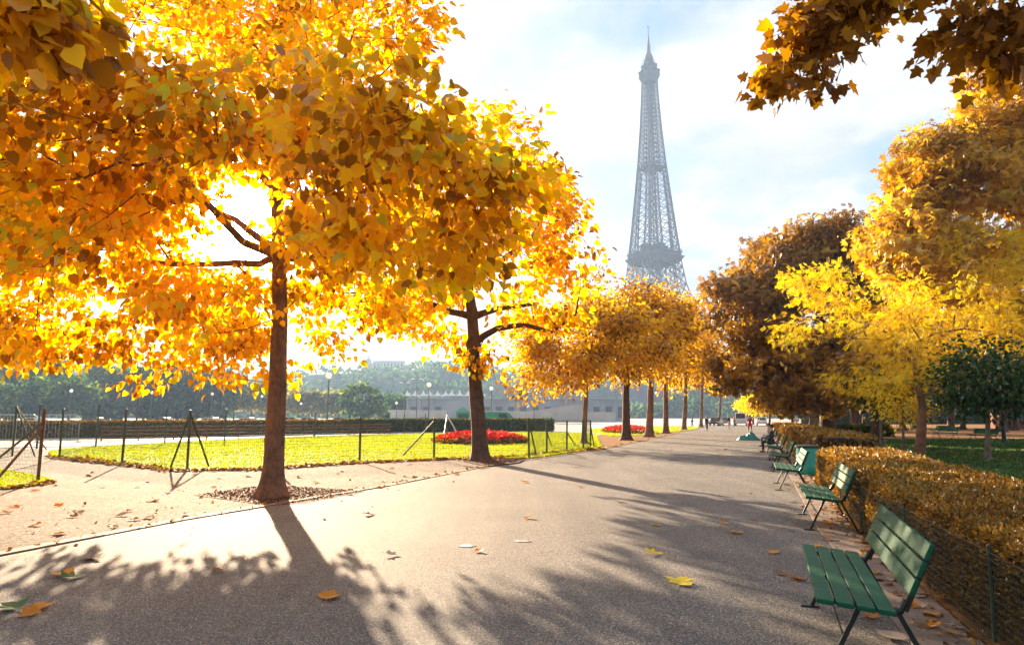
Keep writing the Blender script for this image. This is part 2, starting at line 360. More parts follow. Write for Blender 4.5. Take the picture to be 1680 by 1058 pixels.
# ------------------------------------------------------------------ leaf meshes
def T_heart():
    # heart leaf, stalk at origin, tip along +Y, folded on the midrib, drooping tip
    v = [(0, 0, 0), (0, .45, .02), (0, .8, -.04), (0, 1.08, -.16),
         (.22, -.06, .07), (.46, .22, .12), (.36, .62, .06), (.12, .92, -.06),
         (-.22, -.06, .07), (-.46, .22, .12), (-.36, .62, .06), (-.12, .92, -.06)]
    f = [(0, 4, 5, 1), (1, 5, 6, 2), (2, 6, 7, 3), (0, 1, 9, 8), (1, 2, 10, 9), (2, 3, 11, 10)]
    return np.array(v, float), f
def T_fold():
    v = [(0, 0, 0), (0, 1, -.1), (.33, .45, .1), (-.33, .45, .1)]
    return np.array(v, float), [(0, 2, 1), (0, 1, 3)]
def T_maple():
    pts = [(0, 0), (.18, -.05), (.5, .05), (.36, .28), (.62, .55), (.30, .58), (.22, .8), (0, 1.05), (-.22, .8), (-.30, .58), (-.62, .55), (-.36, .28), (-.5, .05), (-.18, -.05)]
    v = [(x, y, -.12 * y * y + .1 * abs(x)) for x, y in pts] + [(0, .45, 0.0)]
    c = len(v) - 1; f = [(c, i, (i + 1) % c) for i in range(c)]
    return np.array(v, float), f
def T_palm():
    # chestnut: five leaflets spread and hanging
    v = []; f = []
    for k, a in enumerate((-70, -35, 0, 35, 70)):
        a = R(a); d = np.array([math.sin(a), math.cos(a), 0]); n = np.array([math.cos(a), -math.sin(a), 0]); Lk = 1 - .18 * abs(k - 2) / 2
        b = len(v)
        v += [(0, 0, 0), tuple(d * .6 * Lk + n * .15 + [0, 0, -.02]), tuple(d * Lk + [0, 0, -.25]), tuple(d * .6 * Lk - n * .15 + [0, 0, -.02])]
        f.append((b, b + 1, b + 2, b + 3))
    return np.array(v, float), f
def T_frond():
    # pinnate leaf: four pairs of leaflets on a drooping stalk
    v = []; f = []
    for k in range(4):
        y = .15 + k * .22; z = -.22 * y * y
        for s in (-1, 1):
            b = len(v); v += [(0, y, z), (s * .10, y + .12, z + .01), (s * .30, y + .18, z - .08), (s * .16, y + .01, z - .02)]; f.append((b, b + 1, b + 2, b + 3) if s < 0 else (b + 3, b + 2, b + 1, b))
    return np.array(v, float), f
TEMPL = {'heart': T_heart(), 'fold': T_fold(), 'maple': T_maple(), 'palm': T_palm(), 'frond': T_frond()}

def leaves_mesh(name, pos, tipdir, size, templ, rnd=None, roll=0.9, origin=None):
    """pos Nx3, tipdir Nx3: one leaf each; returns mesh with per-leaf 'rnd'"""
    V, Fc = TEMPL[templ]; N = len(pos); k = len(V)
    y = tipdir / (np.linalg.norm(tipdir, axis=1, keepdims=True) + 1e-9)
    up = np.array([0, 0, 1.0]) + rng.normal(0, roll, (N, 3))
    x = np.cross(y, up); x /= (np.linalg.norm(x, axis=1, keepdims=True) + 1e-9)
    z = np.cross(x, y)
    sz = size if np.ndim(size) else np.full(N, size)
    S = sz[:, None, None]
    curl = rng.uniform(0.6, 1.6, N)[:, None]
    co = (x[:, None, :] * V[None, :, 0:1] + y[:, None, :] * V[None, :, 1:2] + z[:, None, :] * (V[None, :, 2] * curl)[:, :, None]) * S + pos[:, None, :]
    if origin is not None: co = co - np.array(origin)[None, None, :]
    me = bpy.data.meshes.new(name)
    me.vertices.add(N * k); me.vertices.foreach_set('co', co.astype(np.float32).ravel())
    lt = np.array([len(f) for f in Fc]); flat = np.concatenate([np.array(f) for f in Fc])
    loops = (flat[None, :] + (np.arange(N) * k)[:, None]).ravel()
    tot = np.tile(lt, N); start = np.concatenate([[0], np.cumsum(tot)[:-1]])
    me.loops.add(len(loops)); me.loops.foreach_set('vertex_index', loops.astype(np.int32))
    me.polygons.add(len(tot)); me.polygons.foreach_set('loop_start', start.astype(np.int32)); me.polygons.foreach_set('loop_total', tot.astype(np.int32))
    if rnd is None: rnd = rng.uniform(0, 1, N)
    a = me.attributes.new('rnd', 'FLOAT', 'POINT'); a.data.foreach_set('value', np.repeat(np.clip(rnd, 0, 1), k).astype(np.float32))
    me.update(calc_edges=True); return me

# ------------------------------------------------------------------ trees
def sample_lobes(lobes, n, shell=0.35):
    """lobes: (centre, (rx,ry,rz), weight) -> n points, biased outwards"""
    w = np.array([l[2] if len(l) > 2 else l[1][0] * l[1][1] * l[1][2] for l in lobes], float); w /= w.sum()
    idx = rng.choice(len(lobes), n, p=w)
    d = rng.normal(size=(n, 3)); d /= np.linalg.norm(d, axis=1, keepdims=True)
    r = rng.uniform(shell, 1, n) ** (1 / 2.2)
    C = np.array([tuple(l[0]) for l in lobes])[idx]; Rr = np.array([l[1] for l in lobes])[idx]
    return C + d * Rr * r[:, None]
LIMB_R = {}
def grow(trunk, att, wander=0.12, lift=0.25, seg=0.7, pathw=0.35, start=0.3, limbs=()):
    """trunk: list of points. attractors get joined one by one to the nearest limb"""
    trunk = [np.array(p, float) for p in trunk]
    pos = []; par = []; pl = []
    for i, p in enumerate(trunk):
        pos.append(p); par.append(i - 1); pl.append(0.0)
    ntr = len(trunk); first = int(ntr * start)
    axis = np.array(trunk)
    d0 = np.min(np.linalg.norm(att[:, None, :] - axis[None, first:, :], axis=2), axis=1)
    order = np.argsort(d0 + rng.normal(0, .15, len(att)))
    P_ = np.zeros((len(att) * 14 + ntr + 400, 3)); PL = np.zeros(len(P_)); ok = np.zeros(len(P_), bool); n = ntr
    P_[:ntr] = axis; ok[first:ntr] = True
    par = list(range(-1, ntr - 1)); tips = []
    LIMB_R.clear()
    for ti, pts in limbs:                      # main limbs that the tree visibly has
        n00 = n; last = ti; prev = P_[ti].copy(); pts = [np.array(tuple(p), float) for p in pts]
        for q in pts:
            for s_ in (.5, 1.0):
                P_[n] = prev + (q - prev) * s_ + rng.normal(0, .02, 3); par.append(last); PL[n] = PL[last] * 1.0 + .25 * np.linalg.norm(P_[n] - P_[last]); ok[n] = True; last = n; n += 1
            prev = q
        for i_ in range(n00, n): LIMB_R[i_] = 1 - (i_ - n00) / max(1, n - n00)
    for ai in order:
        a = att[ai]; dd = P_[:n] - a; dist = np.linalg.norm(dd, axis=1)
        cost = dist + pathw * PL[:n] + lift * 2.0 * np.maximum(0, dd[:, 2] + dist * 0.25) + np.where(ok[:n], 0, 1e6)
        j = int(np.argmin(cost)); p = P_[j]; D = np.linalg.norm(a - p); k = max(1, min(12, int(D / seg)))
        last = j; side = rng.normal(0, wander, 3) * D; sag = np.array([0, 0, lift * 0.35 * D])
        for s in range(1, k + 1):
            t = s / k; q = p + (a - p) * t + (side + sag) * math.sin(math.pi * t) * (1 - 0.3 * t) + rng.normal(0, wander * 0.35 * seg, 3) * (0 if s == k else 1)
            P_[n] = q; par.append(last); PL[n] = PL[last] + np.linalg.norm(q - P_[last]); ok[n] = True; last = n; n += 1
        tips.append(last)
    return P_[:n], par, tips, ntr
def limb_mesh(Pn, par, ntr, rbase, rtop, twig=0.006, power=0.5, origin=(0, 0, 0), flare=1.9, nside=12, minr=0.0, knob=1.0):
    n = len(Pn); cnt = np.zeros(n)
    haskid = np.zeros(n, bool)
    for i in range(n):
        if par[i] >= 0: haskid[par[i]] = True
    for i in range(n - 1, -1, -1):
        if not haskid[i]: cnt[i] += 1
        if par[i] >= 0: cnt[par[i]] += cnt[i]
    r = twig * np.maximum(cnt, 1) ** power
    zs = Pn[:ntr, 2] - Pn[0, 2]; top = zs[-1]
    for i in range(ntr):
        t = zs[i] / max(top, 1e-3); r[i] = rbase + (rtop - rbase) * t
        r[i] *= 1 + (flare - 1) * math.exp(-zs[i] / 0.28)
    for i in range(ntr, n):
        r[i] = min(r[i], r[par[i]] * 0.92)
        if par[i] < ntr: r[i] = min(r[i], r[par[i]] * 0.6)
    for i_, t_ in LIMB_R.items(): r[i_] = max(r[i_], rbase * (.12 + .30 * t_))
    kids = [[] for _ in range(n)]
    for i in range(n):
        if par[i] >= 0: kids[par[i]].append(i)
    b = MB(); o = Vector(origin)
    tp = [Vector(Pn[i]) - o for i in range(ntr)]
    seg_ = np.concatenate([[0], np.cumsum([(tp[i + 1] - tp[i]).length for i in range(ntr - 1)])]); mm = 46 if rbase > .15 else 16
    uu = np.concatenate([np.linspace(0, min(1.2, seg_[-1] * .3), 12)[:-1], np.linspace(min(1.2, seg_[-1] * .3), seg_[-1], mm)])
    A_ = np.array([tuple(p) for p in tp]); rs = np.interp(uu, seg_, r[:ntr]); zz_ = np.interp(uu, seg_, zs)
    rs = np.interp(uu, seg_, [rbase + (rtop - rbase) * z_ / max(top, 1e-3) for z_ in zs]) * (1 + (flare - 1) * np.exp(-uu / .26))
    q_ = np.stack([np.interp(uu, seg_, A_[:, k]) for k in range(3)], 1); q_[:, :2] = q_[:, :2] + np.cumsum(rng.normal(0, rbase * .012, (len(uu), 2)), 0) * np.minimum(1, uu / 2)[:, None]
    v0 = len(b.v); ns_ = nside if rbase < .15 else 20
    b.tube([Vector(p) for p in q_], [float(x) for x in rs], ns_)
    ph1, ph2 = rng.uniform(0, 6, 2); kn = [(rng.uniform(.8, seg_[-1] * .7), rng.uniform(0, 6.28), rng.uniform(.05, .14)) for _ in range(9)]
    for i in range(len(uu)):
        c_ = q_[i]
        for k in range(ns_):
            j_ = v0 + i * ns_ + k; v_ = np.array(b.v[j_]); a_ = 2 * math.pi * k / ns_; d_ = v_ - c_
            f_ = 1 + .05 * math.sin(3 * a_ + ph1 + uu[i] * .5) + .03 * math.sin(7 * a_ + ph2 - uu[i] * .8) + .12 * math.exp(-uu[i] / .22) * math.sin(5 * a_ + ph2)
            for ku, ka, kr in kn: f_ += kr * knob * math.exp(-((uu[i] - ku) / .12) ** 2) * max(0, math.cos(a_ - ka)) ** 2
            if knob > 1.5: f_ += .22 * math.exp(-((uu[i] - 4.35) / .16) ** 2)
            b.v[j_] = tuple(c_ + d_ * f_)
    # chains
    stack = [(i, k) for i in range(ntr) for k in kids[i] if k >= ntr]
    while stack:
        a, c = stack.pop(); pts = [a, c]
        while kids[c]:
            ks = sorted(kids[c], key=lambda q: -r[q])
            for q in ks[1:]: stack.append((c, q))
            c = ks[0]; pts.append(c)
        rr = [float(r[i]) for i in pts]; rr[0] = rr[1] * (1.25 if a < ntr else 1.0)
        if max(rr) < minr: continue
        ns = 8 if rr[1] > 0.05 else (5 if rr[1] > 0.02 else 3)
        b.tube([Vector(Pn[i]) - o for i in pts], rr, ns, caps=False)
    return b
def make_tree(name, base, trunk_pts, lobes, nclump, nleaf, lsize, spray, templ, leafmat, bark, rb, rt, label, cat='tree', group=None,
              twig=0.006, droop=0.6, shell=0.35, wander=0.12, lift=0.25, seg=0.7, clump_tone=0.25, start=0.3, pathw=0.35, minr=0.0, flat=0.6, roll=0.9, flare=1.9, power=0.5, origin=None, extra=None, tonebias=0.0, limbs=(), brk=None, knob=1.0):
    global rng
    base = Vector(base); rng = np.random.default_rng(int(abs(base.x * 131 + base.y * 977)) + 11)
    if callable(extra): extra = extra()
    if brk:
        cs = sample_lobes(lobes, brk[0], .1); mr = np.mean([np.mean(l[1]) for l in lobes]) * brk[1]
        att = sample_lobes([(tuple(c), tuple(mr * rng.uniform(.7, 1.4) * np.array([1.2, 1.2, .7]))) for c in cs], int(nclump * (brk[2] if len(brk) > 2 else .5)), .2)
        att = np.vstack([att, sample_lobes(lobes, nclump - len(att), shell)])
    else: att = sample_lobes(lobes, nclump, shell)
    if extra is not None: att = np.vstack([att, np.array(extra)])
    Pn, par, tips, ntr = grow([tuple(p) for p in trunk_pts], att, wander, lift, seg, pathw, start, limbs)
    root = empty(name, base, 0, label, cat, group)
    limb_mesh(Pn, par, ntr, rb, rt, twig, power, base, flare, minr=minr, knob=knob).build('trunk', bark, root, smooth=True)
    T = Pn[tips]; nt_ = len(T); per = max(1, int(nleaf / nt_))
    axis = Pn[:ntr]; c = np.repeat(T, per, axis=0); N = len(c)
    tone = np.repeat(rng.normal(0, clump_tone, nt_), per)
    ofs = rng.normal(0, 1, (N, 3)) * np.array([spray, spray, spray * flat])
    ln = np.linalg.norm(ofs, axis=1, keepdims=True); ofs *= np.minimum(1, 2.0 * spray / (ln + 1e-6))
    pos = c + ofs
    cen = np.array(lobes[0][0]) * 0 + np.mean(T, axis=0)
    outw = pos - np.array([cen[0], cen[1], cen[2]]); outw /= np.linalg.norm(outw, axis=1, keepdims=True) + 1e-6
    o2 = ofs / (spray + 1e-6)
    tip = outw * 0.5 + o2 * 0.5 + rng.normal(0, .45, (N, 3)) + np.array([0, 0, -droop])
    sz = lsize * rng.uniform(0.65, 1.2, N)
    rnd = np.clip(0.5 + tonebias + tone + rng.normal(0, .2, N), 0, 1)
    me = leaves_mesh('crown', pos, tip, sz, templ, rnd, roll, origin=tuple(base))
    mesh_obj('crown', me, leafmat, root)
    return root
def along_sun(regs, ya, yb):
    # clump points added to a crown to cast shade on given path parts
    d = rayd(388, 352).normalized(); out = []
    for x0, x1, y0, y1, n in regs:
        for _ in range(n):
            g = G(rng.uniform(x0, x1), rng.uniform(y0, y1)); yy = rng.uniform(ya, yb); out.append(tuple(g + d * ((yy - g.y) / d.y)))
    return out
def trunk_line(base, top, n=9, bend=0.05):
    base = Vector(base); top = Vector(top); pts = []; s1 = random.uniform(-1, 1) * bend; s2 = random.uniform(-1, 1) * bend
    for i in range(n):
        t = i / (n - 1); tt = t ** 1.15; p = base.lerp(top, tt); w = math.sin(t * 5.0) * t
        pts.append(p + Vector((s1 * w, s2 * w, 0)))
    pts[0] = base - Vector((0, 0, 0.05)); return pts
def lobe(px, py, Y, rpx, rpy, ry, w=None):
    c = P(px, py, Y); s = Y / F
    r = (rpx * s, ry, rpy * s)
    return (tuple(c), r, w if w is not None else r[0] * r[1] * r[2])

exec_parts = []
# ------------------------------------------------------------------ light, sky, air
SD = rayd(388, 352).normalized()                       # towards the sun
sun_el = math.asin(SD.z); sun_az = math.atan2(SD.x, SD.y)
EXPO = 2.27
def make_world():
    w = bpy.data.worlds.new('World'); scn.world = w; w.use_nodes = True; nt = w.node_tree
    bg = nt.nodes['Background']; bg.inputs[1].default_value = 0.05
    sky = node(nt, 'ShaderNodeTexSky', sky_type='NISHITA'); sky.sun_disc = False
    sky.sun_elevation = sun_el; sky.sun_rotation = sun_az; sky.dust_density = 1.5; sky.air_density = 1.0; sky.altitude = 50
    tc = nt.nodes.new('ShaderNodeTexCoord'); g = tc.outputs['Generated']
    sp = nt.nodes.new('ShaderNodeSeparateXYZ'); L(nt, g, sp.inputs[0])
    # cloud sheet: direction projected on a plane overhead
    za = node(nt, 'ShaderNodeMath', operation='MAXIMUM'); L(nt, sp.outputs[2], za.inputs[0]); za.inputs[1].default_value = 0.0
    zb = node(nt, 'ShaderNodeMath', operation='ADD'); L(nt, za.outputs[0], zb.inputs[0]); zb.inputs[1].default_value = 0.12
    dx = node(nt, 'ShaderNodeMath', operation='DIVIDE'); L(nt, sp.outputs[0], dx.inputs[0]); L(nt, zb.outputs[0], dx.inputs[1])
    dy = node(nt, 'ShaderNodeMath', operation='DIVIDE'); L(nt, sp.outputs[1], dy.inputs[0]); L(nt, zb.outputs[0], dy.inputs[1])
    cb = nt.nodes.new('ShaderNodeCombineXYZ'); L(nt, dx.outputs[0], cb.inputs[0]); L(nt, dy.outputs[0], cb.inputs[1])
    mp = node(nt, 'ShaderNodeMapping'); mp.inputs['Scale'].default_value = (1.0, 0.8, 1); mp.inputs['Location'].default_value = (1.2, 3.4, 0); L(nt, cb.outputs[0], mp.inputs[0])
    n1 = noise(nt, 1.15, 9, 0.56, vec=mp.outputs[0])
    cov = ramp(nt, n1, [(0.42, (0, 0, 0)), (0.53, (1, 1, 1))])
    n2 = noise(nt, 2.3, 7, 0.55, vec=mp.outputs[0])
    lit = ramp(nt, n2, [(0.40, (2.9, 2.95, 3.1)), (0.56, (4.0, 3.95, 3.9))])
    # low bank of haze-bright cloud
    low = ramp(nt, sp.outputs[2], [(0.0, (1, 1, 1)), (0.16, (0.6, 0.6, 0.6)), (0.33, (0, 0, 0))])
    mxa = node(nt, 'ShaderNodeMath', operation='MAXIMUM'); L(nt, cov, mxa.inputs[0]); L(nt, low, mxa.inputs[1])
    base = node(nt, 'ShaderNodeMix', data_type='RGBA', blend_type='MIX'); base.inputs[0].default_value = 0.7
    L(nt, sky.outputs[0], base.inputs[6]); base.inputs[7].default_value = (1.2, 2.05, 3.2, 1)
    mx = node(nt, 'ShaderNodeMix', data_type='RGBA'); L(nt, mxa.outputs[0], mx.inputs[0]); L(nt, base.outputs[2], mx.inputs[6]); L(nt, lit, mx.inputs[7])
    # aureole added to the sky colour round the sun
    dp = node(nt, 'ShaderNodeVectorMath', operation='DOT_PRODUCT'); L(nt, g, dp.inputs[0]); dp.inputs[1].default_value = tuple(SD)
    au = ramp(nt, dp.outputs['Value'], [(0.86, (0, 0, 0)), (0.965, (0.035, 0.032, 0.028)), (0.992, (0.22, 0.20, 0.15)), (0.9985, (1.6, 1.4, 1.0)), (0.9997, (30, 27, 20))])
    vs = node(nt, 'ShaderNodeVectorMath', operation='SCALE'); L(nt, au, vs.inputs[0]); vs.inputs[3].default_value = 12.0
    ad = node(nt, 'ShaderNodeMix', data_type='RGBA', blend_type='ADD'); ad.inputs[0].default_value = 1.0; L(nt, mx.outputs[2], ad.inputs[6]); L(nt, vs.outputs[0], ad.inputs[7])
    L(nt, ad.outputs[2], bg.inputs[0])
make_world()
sl = bpy.data.lights.new('sun', 'SUN'); sl.energy = 5.0; sl.angle = R(0.55); sl.color = (1.0, 0.76, 0.50)
so = bpy.data.objects.new('sun', sl); COL.objects.link(so); so.rotation_euler = SD.to_track_quat('Z', 'Y').to_euler()
scn.view_settings.view_transform = 'Standard'; scn.view_settings.look = 'None'; scn.view_settings.exposure = EXPO; scn.view_settings.gamma = 1
scn.cycles.max_bounces = 8; scn.cycles.transmission_bounces = 4; scn.cycles.diffuse_bounces = 3; scn.cycles.volume_bounces = 0
scn.cycles.use_adaptive_sampling = True; scn.cycles.adaptive_threshold = 0.02
try: scn.cycles.use_denoising = True; scn.cycles.denoising_prefilter = 'FAST'; scn.cycles.denoising_input_passes = 'RGB_ALBEDO_NORMAL'
except Exception: pass
HAZE = True
if HAZE:
    b = MB(); b.box((0, 450, 180), (1500, 1020, 368)); m = bpy.data.materials.new('air'); m.use_nodes = True; nt = m.node_tree
    nt.nodes.remove(nt.nodes['Principled BSDF']); pv = node(nt, 'ShaderNodeVolumePrincipled'); pv.inputs['Density'].default_value = 0.00029
    pv.inputs['Color'].default_value = (0.42, 0.62, 1.0, 1); pv.inputs['Anisotropy'].default_value = 0.3
    L(nt, pv.outputs[0], nt.nodes['Material Output'].inputs['Volume']); tag(b.build('haze', m), kind='stuff')

# ------------------------------------------------------------------ street trees on the left
b1 = G(447, 815); Y1 = b1.y
tr1 = [b1 - Vector((0, 0, .05)), b1 + Vector((0, 0, .25)), b1 + Vector((0, 0, .7)), P(456, 640, Y1), P(459, 520, Y1), P(458, 420, Y1), P(455, 320, Y1 + .05), P(462, 210, Y1), P(455, 110, Y1 - .1), P(470, 10, Y1), P(455, -90, Y1)]
lob1 = [lobe(390, 465, 14.6, 60, 26, 1.5, 5), lobe(60, 395, 13.0, 210, 60, 2.6, 16), lobe(230, 330, 12.5, 60, 40, 1.8, 4), lobe(550, 410, 14.5, 80, 40, 2, 5), lobe(90, 390, 15.0, 250, 100, 3.4), lobe(230, 120, 13.2, 380, 180, 4.6), lobe(570, 115, 13.6, 185, 180, 3.6),
        lobe(600, 290, 12.6, 170, 90, 3.0), lobe(400, -110, 14, 330, 170, 4.5), lobe(40, 180, 9.0, 230, 130, 2.4, 17), lobe(60, 340, 10.5, 170, 110, 2.0, 12), lobe(250, 300, 11.5, 90, 70, 1.6, 5), lobe(400, 200, 9.4, 260, 85, 2.0, 16), lobe(560, 370, 10.5, 110, 60, 1.4, 5), lobe(760, 420, 9.5, 80, 55, 1.2, 3.2),
        lobe(690, 300, 8.6, 180, 100, 1.8, 12), lobe(115, 530, 13.0, 100, 55, 2.2, 7), lobe(340, 500, 13.5, 110, 55, 2.5, 6), lobe(575, 500, 17.0, 110, 42, 2.0, 9), lobe(365, 545, 18.0, 95, 36, 1.8, 7), lobe(95, 540, 17.0, 110, 42, 2.0, 8), lobe(-150, 500, 15.0, 150, 90, 3, 14)]
make_tree('street_tree', b1, tr1, lob1, 1150, 40000, 0.155, 0.29, 'heart', M['leaf_gold'], M['bark'], 0.205, 0.06,
          'large golden tree nearest the camera, flared brown trunk, sun behind its branches', group='golden street trees along the left of the promenade',
          twig=0.0062, droop=0.75, start=0.42, lift=0.12, flare=2.1, power=0.5, roll=0.8, brk=(200, .27), extra=lambda: along_sun([(20, 580, 940, 1050, 28), (780, 920, 1015, 1056, 4)], 15.5, 19.0),
          limbs=[(5, [P(425, 432, Y1), P(340, 434, Y1 - .2), P(250, 430, Y1 - .4), P(160, 442, Y1 - .6), P(70, 425, Y1 - .8)]), (5, [P(425, 390, Y1 + .2), P(385, 362, Y1 + .3), P(330, 335, Y1), P(270, 290, Y1), P(230, 230, Y1)]),
                 (5, [P(490, 402, Y1), P(545, 390, Y1 - .2), P(610, 392, Y1 - .5), P(680, 360, Y1 - 1)]), (5, [P(500, 425, Y1 + .3), P(560, 420, Y1 + .8), P(640, 440, Y1 + 1.2)]), (6, [P(430, 290, Y1), P(400, 230, Y1 + .4), P(380, 150, Y1)]), (6, [P(490, 270, Y1), P(540, 200, Y1), P(560, 110, Y1)]),
                 (5, [P(400, 400, Y1 - 1.5), P(330, 320, Y1 - 3), P(260, 260, Y1 - 4.5)]), (6, [P(500, 330, Y1 - 1.5), P(580, 280, Y1 - 3.2), P(680, 250, Y1 - 5)])])
b2 = G(787, 757); Y2 = b2.y
tr2 = [b2 - Vector((0, 0, .05)), b2 + Vector((0, 0, .3)), b2 + Vector((-.05, 0, 1.2)), P(781, 640, Y2), P(778, 575, Y2), P(779, 562, Y2), P(776, 520, Y2), P(770, 470, Y2), P(780, 400, Y2), P(776, 320, Y2), P(785, 240, Y2)]
lob2 = [lobe(760, 340, Y2, 175, 115, 4.2), lobe(650, 480, Y2, 120, 36, 2.5), lobe(880, 500, Y2, 75, 60, 2.2, 12), lobe(885, 360, Y2, 50, 105, 2.0, 22), lobe(800, 235, Y2, 100, 50, 2.2, 14), lobe(700, 430, Y2, 130, 60, 3.5)]
make_tree('street_tree', b2, tr2, lob2, 330, 8200, 0.235, 0.36, 'heart', M['leaf_gold'], M['bark_dark'], 0.30, 0.07,
          'golden tree with a dark knobbly trunk standing in front of the red flower bed', group='golden street trees along the left of the promenade',
          twig=0.009, droop=0.7, start=0.55, lift=0.15, flare=1.55, knob=2.0, brk=(48, .36), extra=lambda: along_sun([(1100, 1330, 815, 870, 15), (1140, 1330, 870, 945, 16), (1020, 1150, 1005, 1050, 6)], 25.0, 29.0),
          limbs=[(5, [P(815, 538, Y2), P(860, 532, Y2), P(905, 545, Y2 - .3), P(945, 515, Y2 - .5)]), (6, [P(740, 512, Y2), P(690, 492, Y2 - .5), P(640, 470, Y2 - .6), P(590, 478, Y2 - .6)]), (6, [P(820, 505, Y2 + .5), P(880, 498, Y2 + 1)]), (7, [P(820, 430, Y2), P(870, 390, Y2)]), (7, [P(730, 400, Y2), P(690, 340, Y2)])])
row = [  # px, py of base, top py, crown half width px, bottom py, trunk radius
    (958, 729, 425, 105, 655, 0.16, 'slim pale trunked golden tree just behind the wire gate posts'),
    (1027, 722, 446, 92, 640, 0.30, 'amber tree with a thick dark trunk at the far corner of the lawn'),
    (1065, 717, 456, 80, 645, 0.30, 'amber tree with a straight light trunk, third trunk in the row beyond the lawn'),
    (1092, 711, 465, 75, 650, 0.27, 'amber tree by the far end of the second flower bed'),
    (1122, 706, 490, 70, 655, 0.27, 'amber tree in the middle of the far row left of the promenade'),
    (1150, 701, 525, 55, 660, 0.25, 'small looking amber tree second from the far end of the left row'),
    (1180, 698, 560, 45, 665, 0.25, 'last amber tree at the far end of the left row'),
]
for i, (px, py, top, hw, bot, tr_, lab) in enumerate(row):
    bb = G(px, py); Y = bb.y; cy = (top + bot) / 2; hh = (bot - top) / 2
    lb = [lobe(px, cy, Y, hw * .85, hh * .72, hw * 1.35 * Y / F), lobe(px - hw * .4, cy + hh * .45, Y - 1, hw * .55, hh * .42, 2.2), lobe(px + hw * .35, cy + hh * .35, Y + 1, hw * .6, hh * .42, 2.2), lobe(px + 10, cy - hh * .5, Y, hw * .5, hh * .45, 2.2)]
    if i == 0: lb.append(lobe(885, 615, Y, 60, 45, 2.0, 20)); lb.append(lobe(870, 560, Y, 50, 40, 2.0, 10))
    n = [12500, 11000, 9000, 7000, 5500, 4500, 4000][i]
    make_tree('street_tree', bb, trunk_line(bb, P(px + 5, top + hh * .5, Y), 9, .25), lb, 190, n, [.27, .30, .32, .36, .42, .45, .5][i], .55, 'fold', M['leaf_row'], M['bark'] if i != 1 else M['bark_dark'], tr_, .05,
              lab, group='golden street trees along the left of the promenade', twig=0.011, start=0.42, droop=0.75, minr=0.012, brk=(30, .36, .82), clump_tone=.3)

# ------------------------------------------------------------------ trees on the right
bq = G(1358, 716.5); Y = bq.y
make_tree('chestnut_tree', bq, trunk_line(bq, P(1340, 430, Y), 9, .3),
          [lobe(1330, 500, Y, 120, 130, 6.5), lobe(1240, 500, Y - 2, 70, 90, 4), lobe(1340, 410, Y, 85, 52, 4.5), lobe(1400, 440, Y, 60, 60, 4), lobe(1230, 610, Y - 1, 62, 50, 3.5), lobe(1340, 620, Y - 2, 110, 55, 5), lobe(1215, 470, Y - 2, 45, 38, 2.5, 25)],
          360, 26000, .42, .7, 'palm', M['leaf_rust'], M['bark_dark'], .62, .15, 'big rust brown chestnut tree with a domed crown right of the promenade', group=None, twig=.014, start=.25, droop=.9, lift=.2, minr=.015, tonebias=-.05, brk=(85, .38))
by = G(1511, 746); Y = by.y
ylob = [lobe(1510, 560, Y, 95, 65, 3.0), lobe(1415, 510, Y - .5, 60, 60, 2.2), lobe(1560, 500, Y - 1, 80, 70, 2.5), lobe(1340, 470, Y - 1.5, 50, 40, 1.2, 5), lobe(1450, 620, Y, 90, 30, 2.5), lobe(1620, 600, Y - 1, 90, 60, 2.5), lobe(1310, 540, Y - 1, 40, 25, 1.0, 2.5), lobe(1610, 420, Y, 80, 60, 2.5, 14), lobe(1670, 500, Y - 1, 80, 90, 2.5, 22)]
make_tree('locust_tree', by, [by - Vector((0, 0, .05)), by + Vector((0, 0, .3)), P(1512, 700, Y), P(1513, 668, Y), P(1505, 630, Y), P(1498, 580, Y)], ylob, 420, 14500, .26, .30, 'frond', M['leaf_yellow'], M['bark'], .22, .09,
          'bright yellow feathery tree with a short pale trunk just behind the bronze hedge', twig=.0085, start=.5, droop=.35, lift=-.05, wander=.08, minr=.006, flare=1.3)
bt = Vector((28.5, 34.5, 0))
make_tree('tall_tree', bt, trunk_line(bt, bt + Vector((-.5, 0, 18)), 10, .3),
          [lobe(1600, 330, 34, 120, 90, 5.5), lobe(1530, 265, 33, 60, 55, 3, 40), lobe(1640, 220, 34, 80, 70, 4), lobe(1720, 180, 34, 130, 110, 5.5), lobe(1640, 460, 34, 120, 100, 4), lobe(1505, 400, 33, 45, 90, 3, 34), lobe(1800, 260, 34, 150, 200, 5.5), lobe(1600, 540, 35, 120, 60, 4), lobe(1690, 560, 34, 110, 90, 4)],
          640, 38000, .32, .5, 'palm', M['leaf_copper'], M['bark_grey'], .42, .1, 'very tall copper gold tree rising at the right edge of the photo', twig=.010, start=.3, droop=.6, minr=.01, brk=(70, .34))
# near maple whose boughs hang into the top right corner; its trunk is outside the frame
bm = Vector((9.3, 5.2, 0))
mtr = [bm - Vector((0, 0, .1)), bm + Vector((0, 0, 1.5)), bm + Vector((-.1, .1, 3.2)), bm + Vector((-.2, .2, 4.6)), bm + Vector((-.2, .3, 6.2)), bm + Vector((-.1, .3, 8))]
make_tree('maple_tree', bm, mtr,
          [lobe(1340, 55, 6.6, 45, 55, .5, 1.5), lobe(1282, 128, 6.6, 34, 22, .3, .5), lobe(1340, 135, 6.5, 35, 22, .3, .5), lobe(1400, 5, 6.6, 90, 26, .5, 1), lobe(1600, 45, 6.4, 85, 48, .6, 2), lobe(1660, 95, 6.3, 45, 28, .5, .8), lobe(1480, -60, 6.4, 250, 60, 1.0, 3), ((8.5, 5.5, 8.5), (2.5, 2.5, 1.6), 3)],
          190, 2100, .14, .14, 'maple', M['leaf_maple'], M['bark_dark'], .25, .1, 'dark brown maple boughs hanging into the top right corner', twig=.0045, start=.4, droop=.5, shell=.1, lift=.05, roll=1.2, seg=.45)
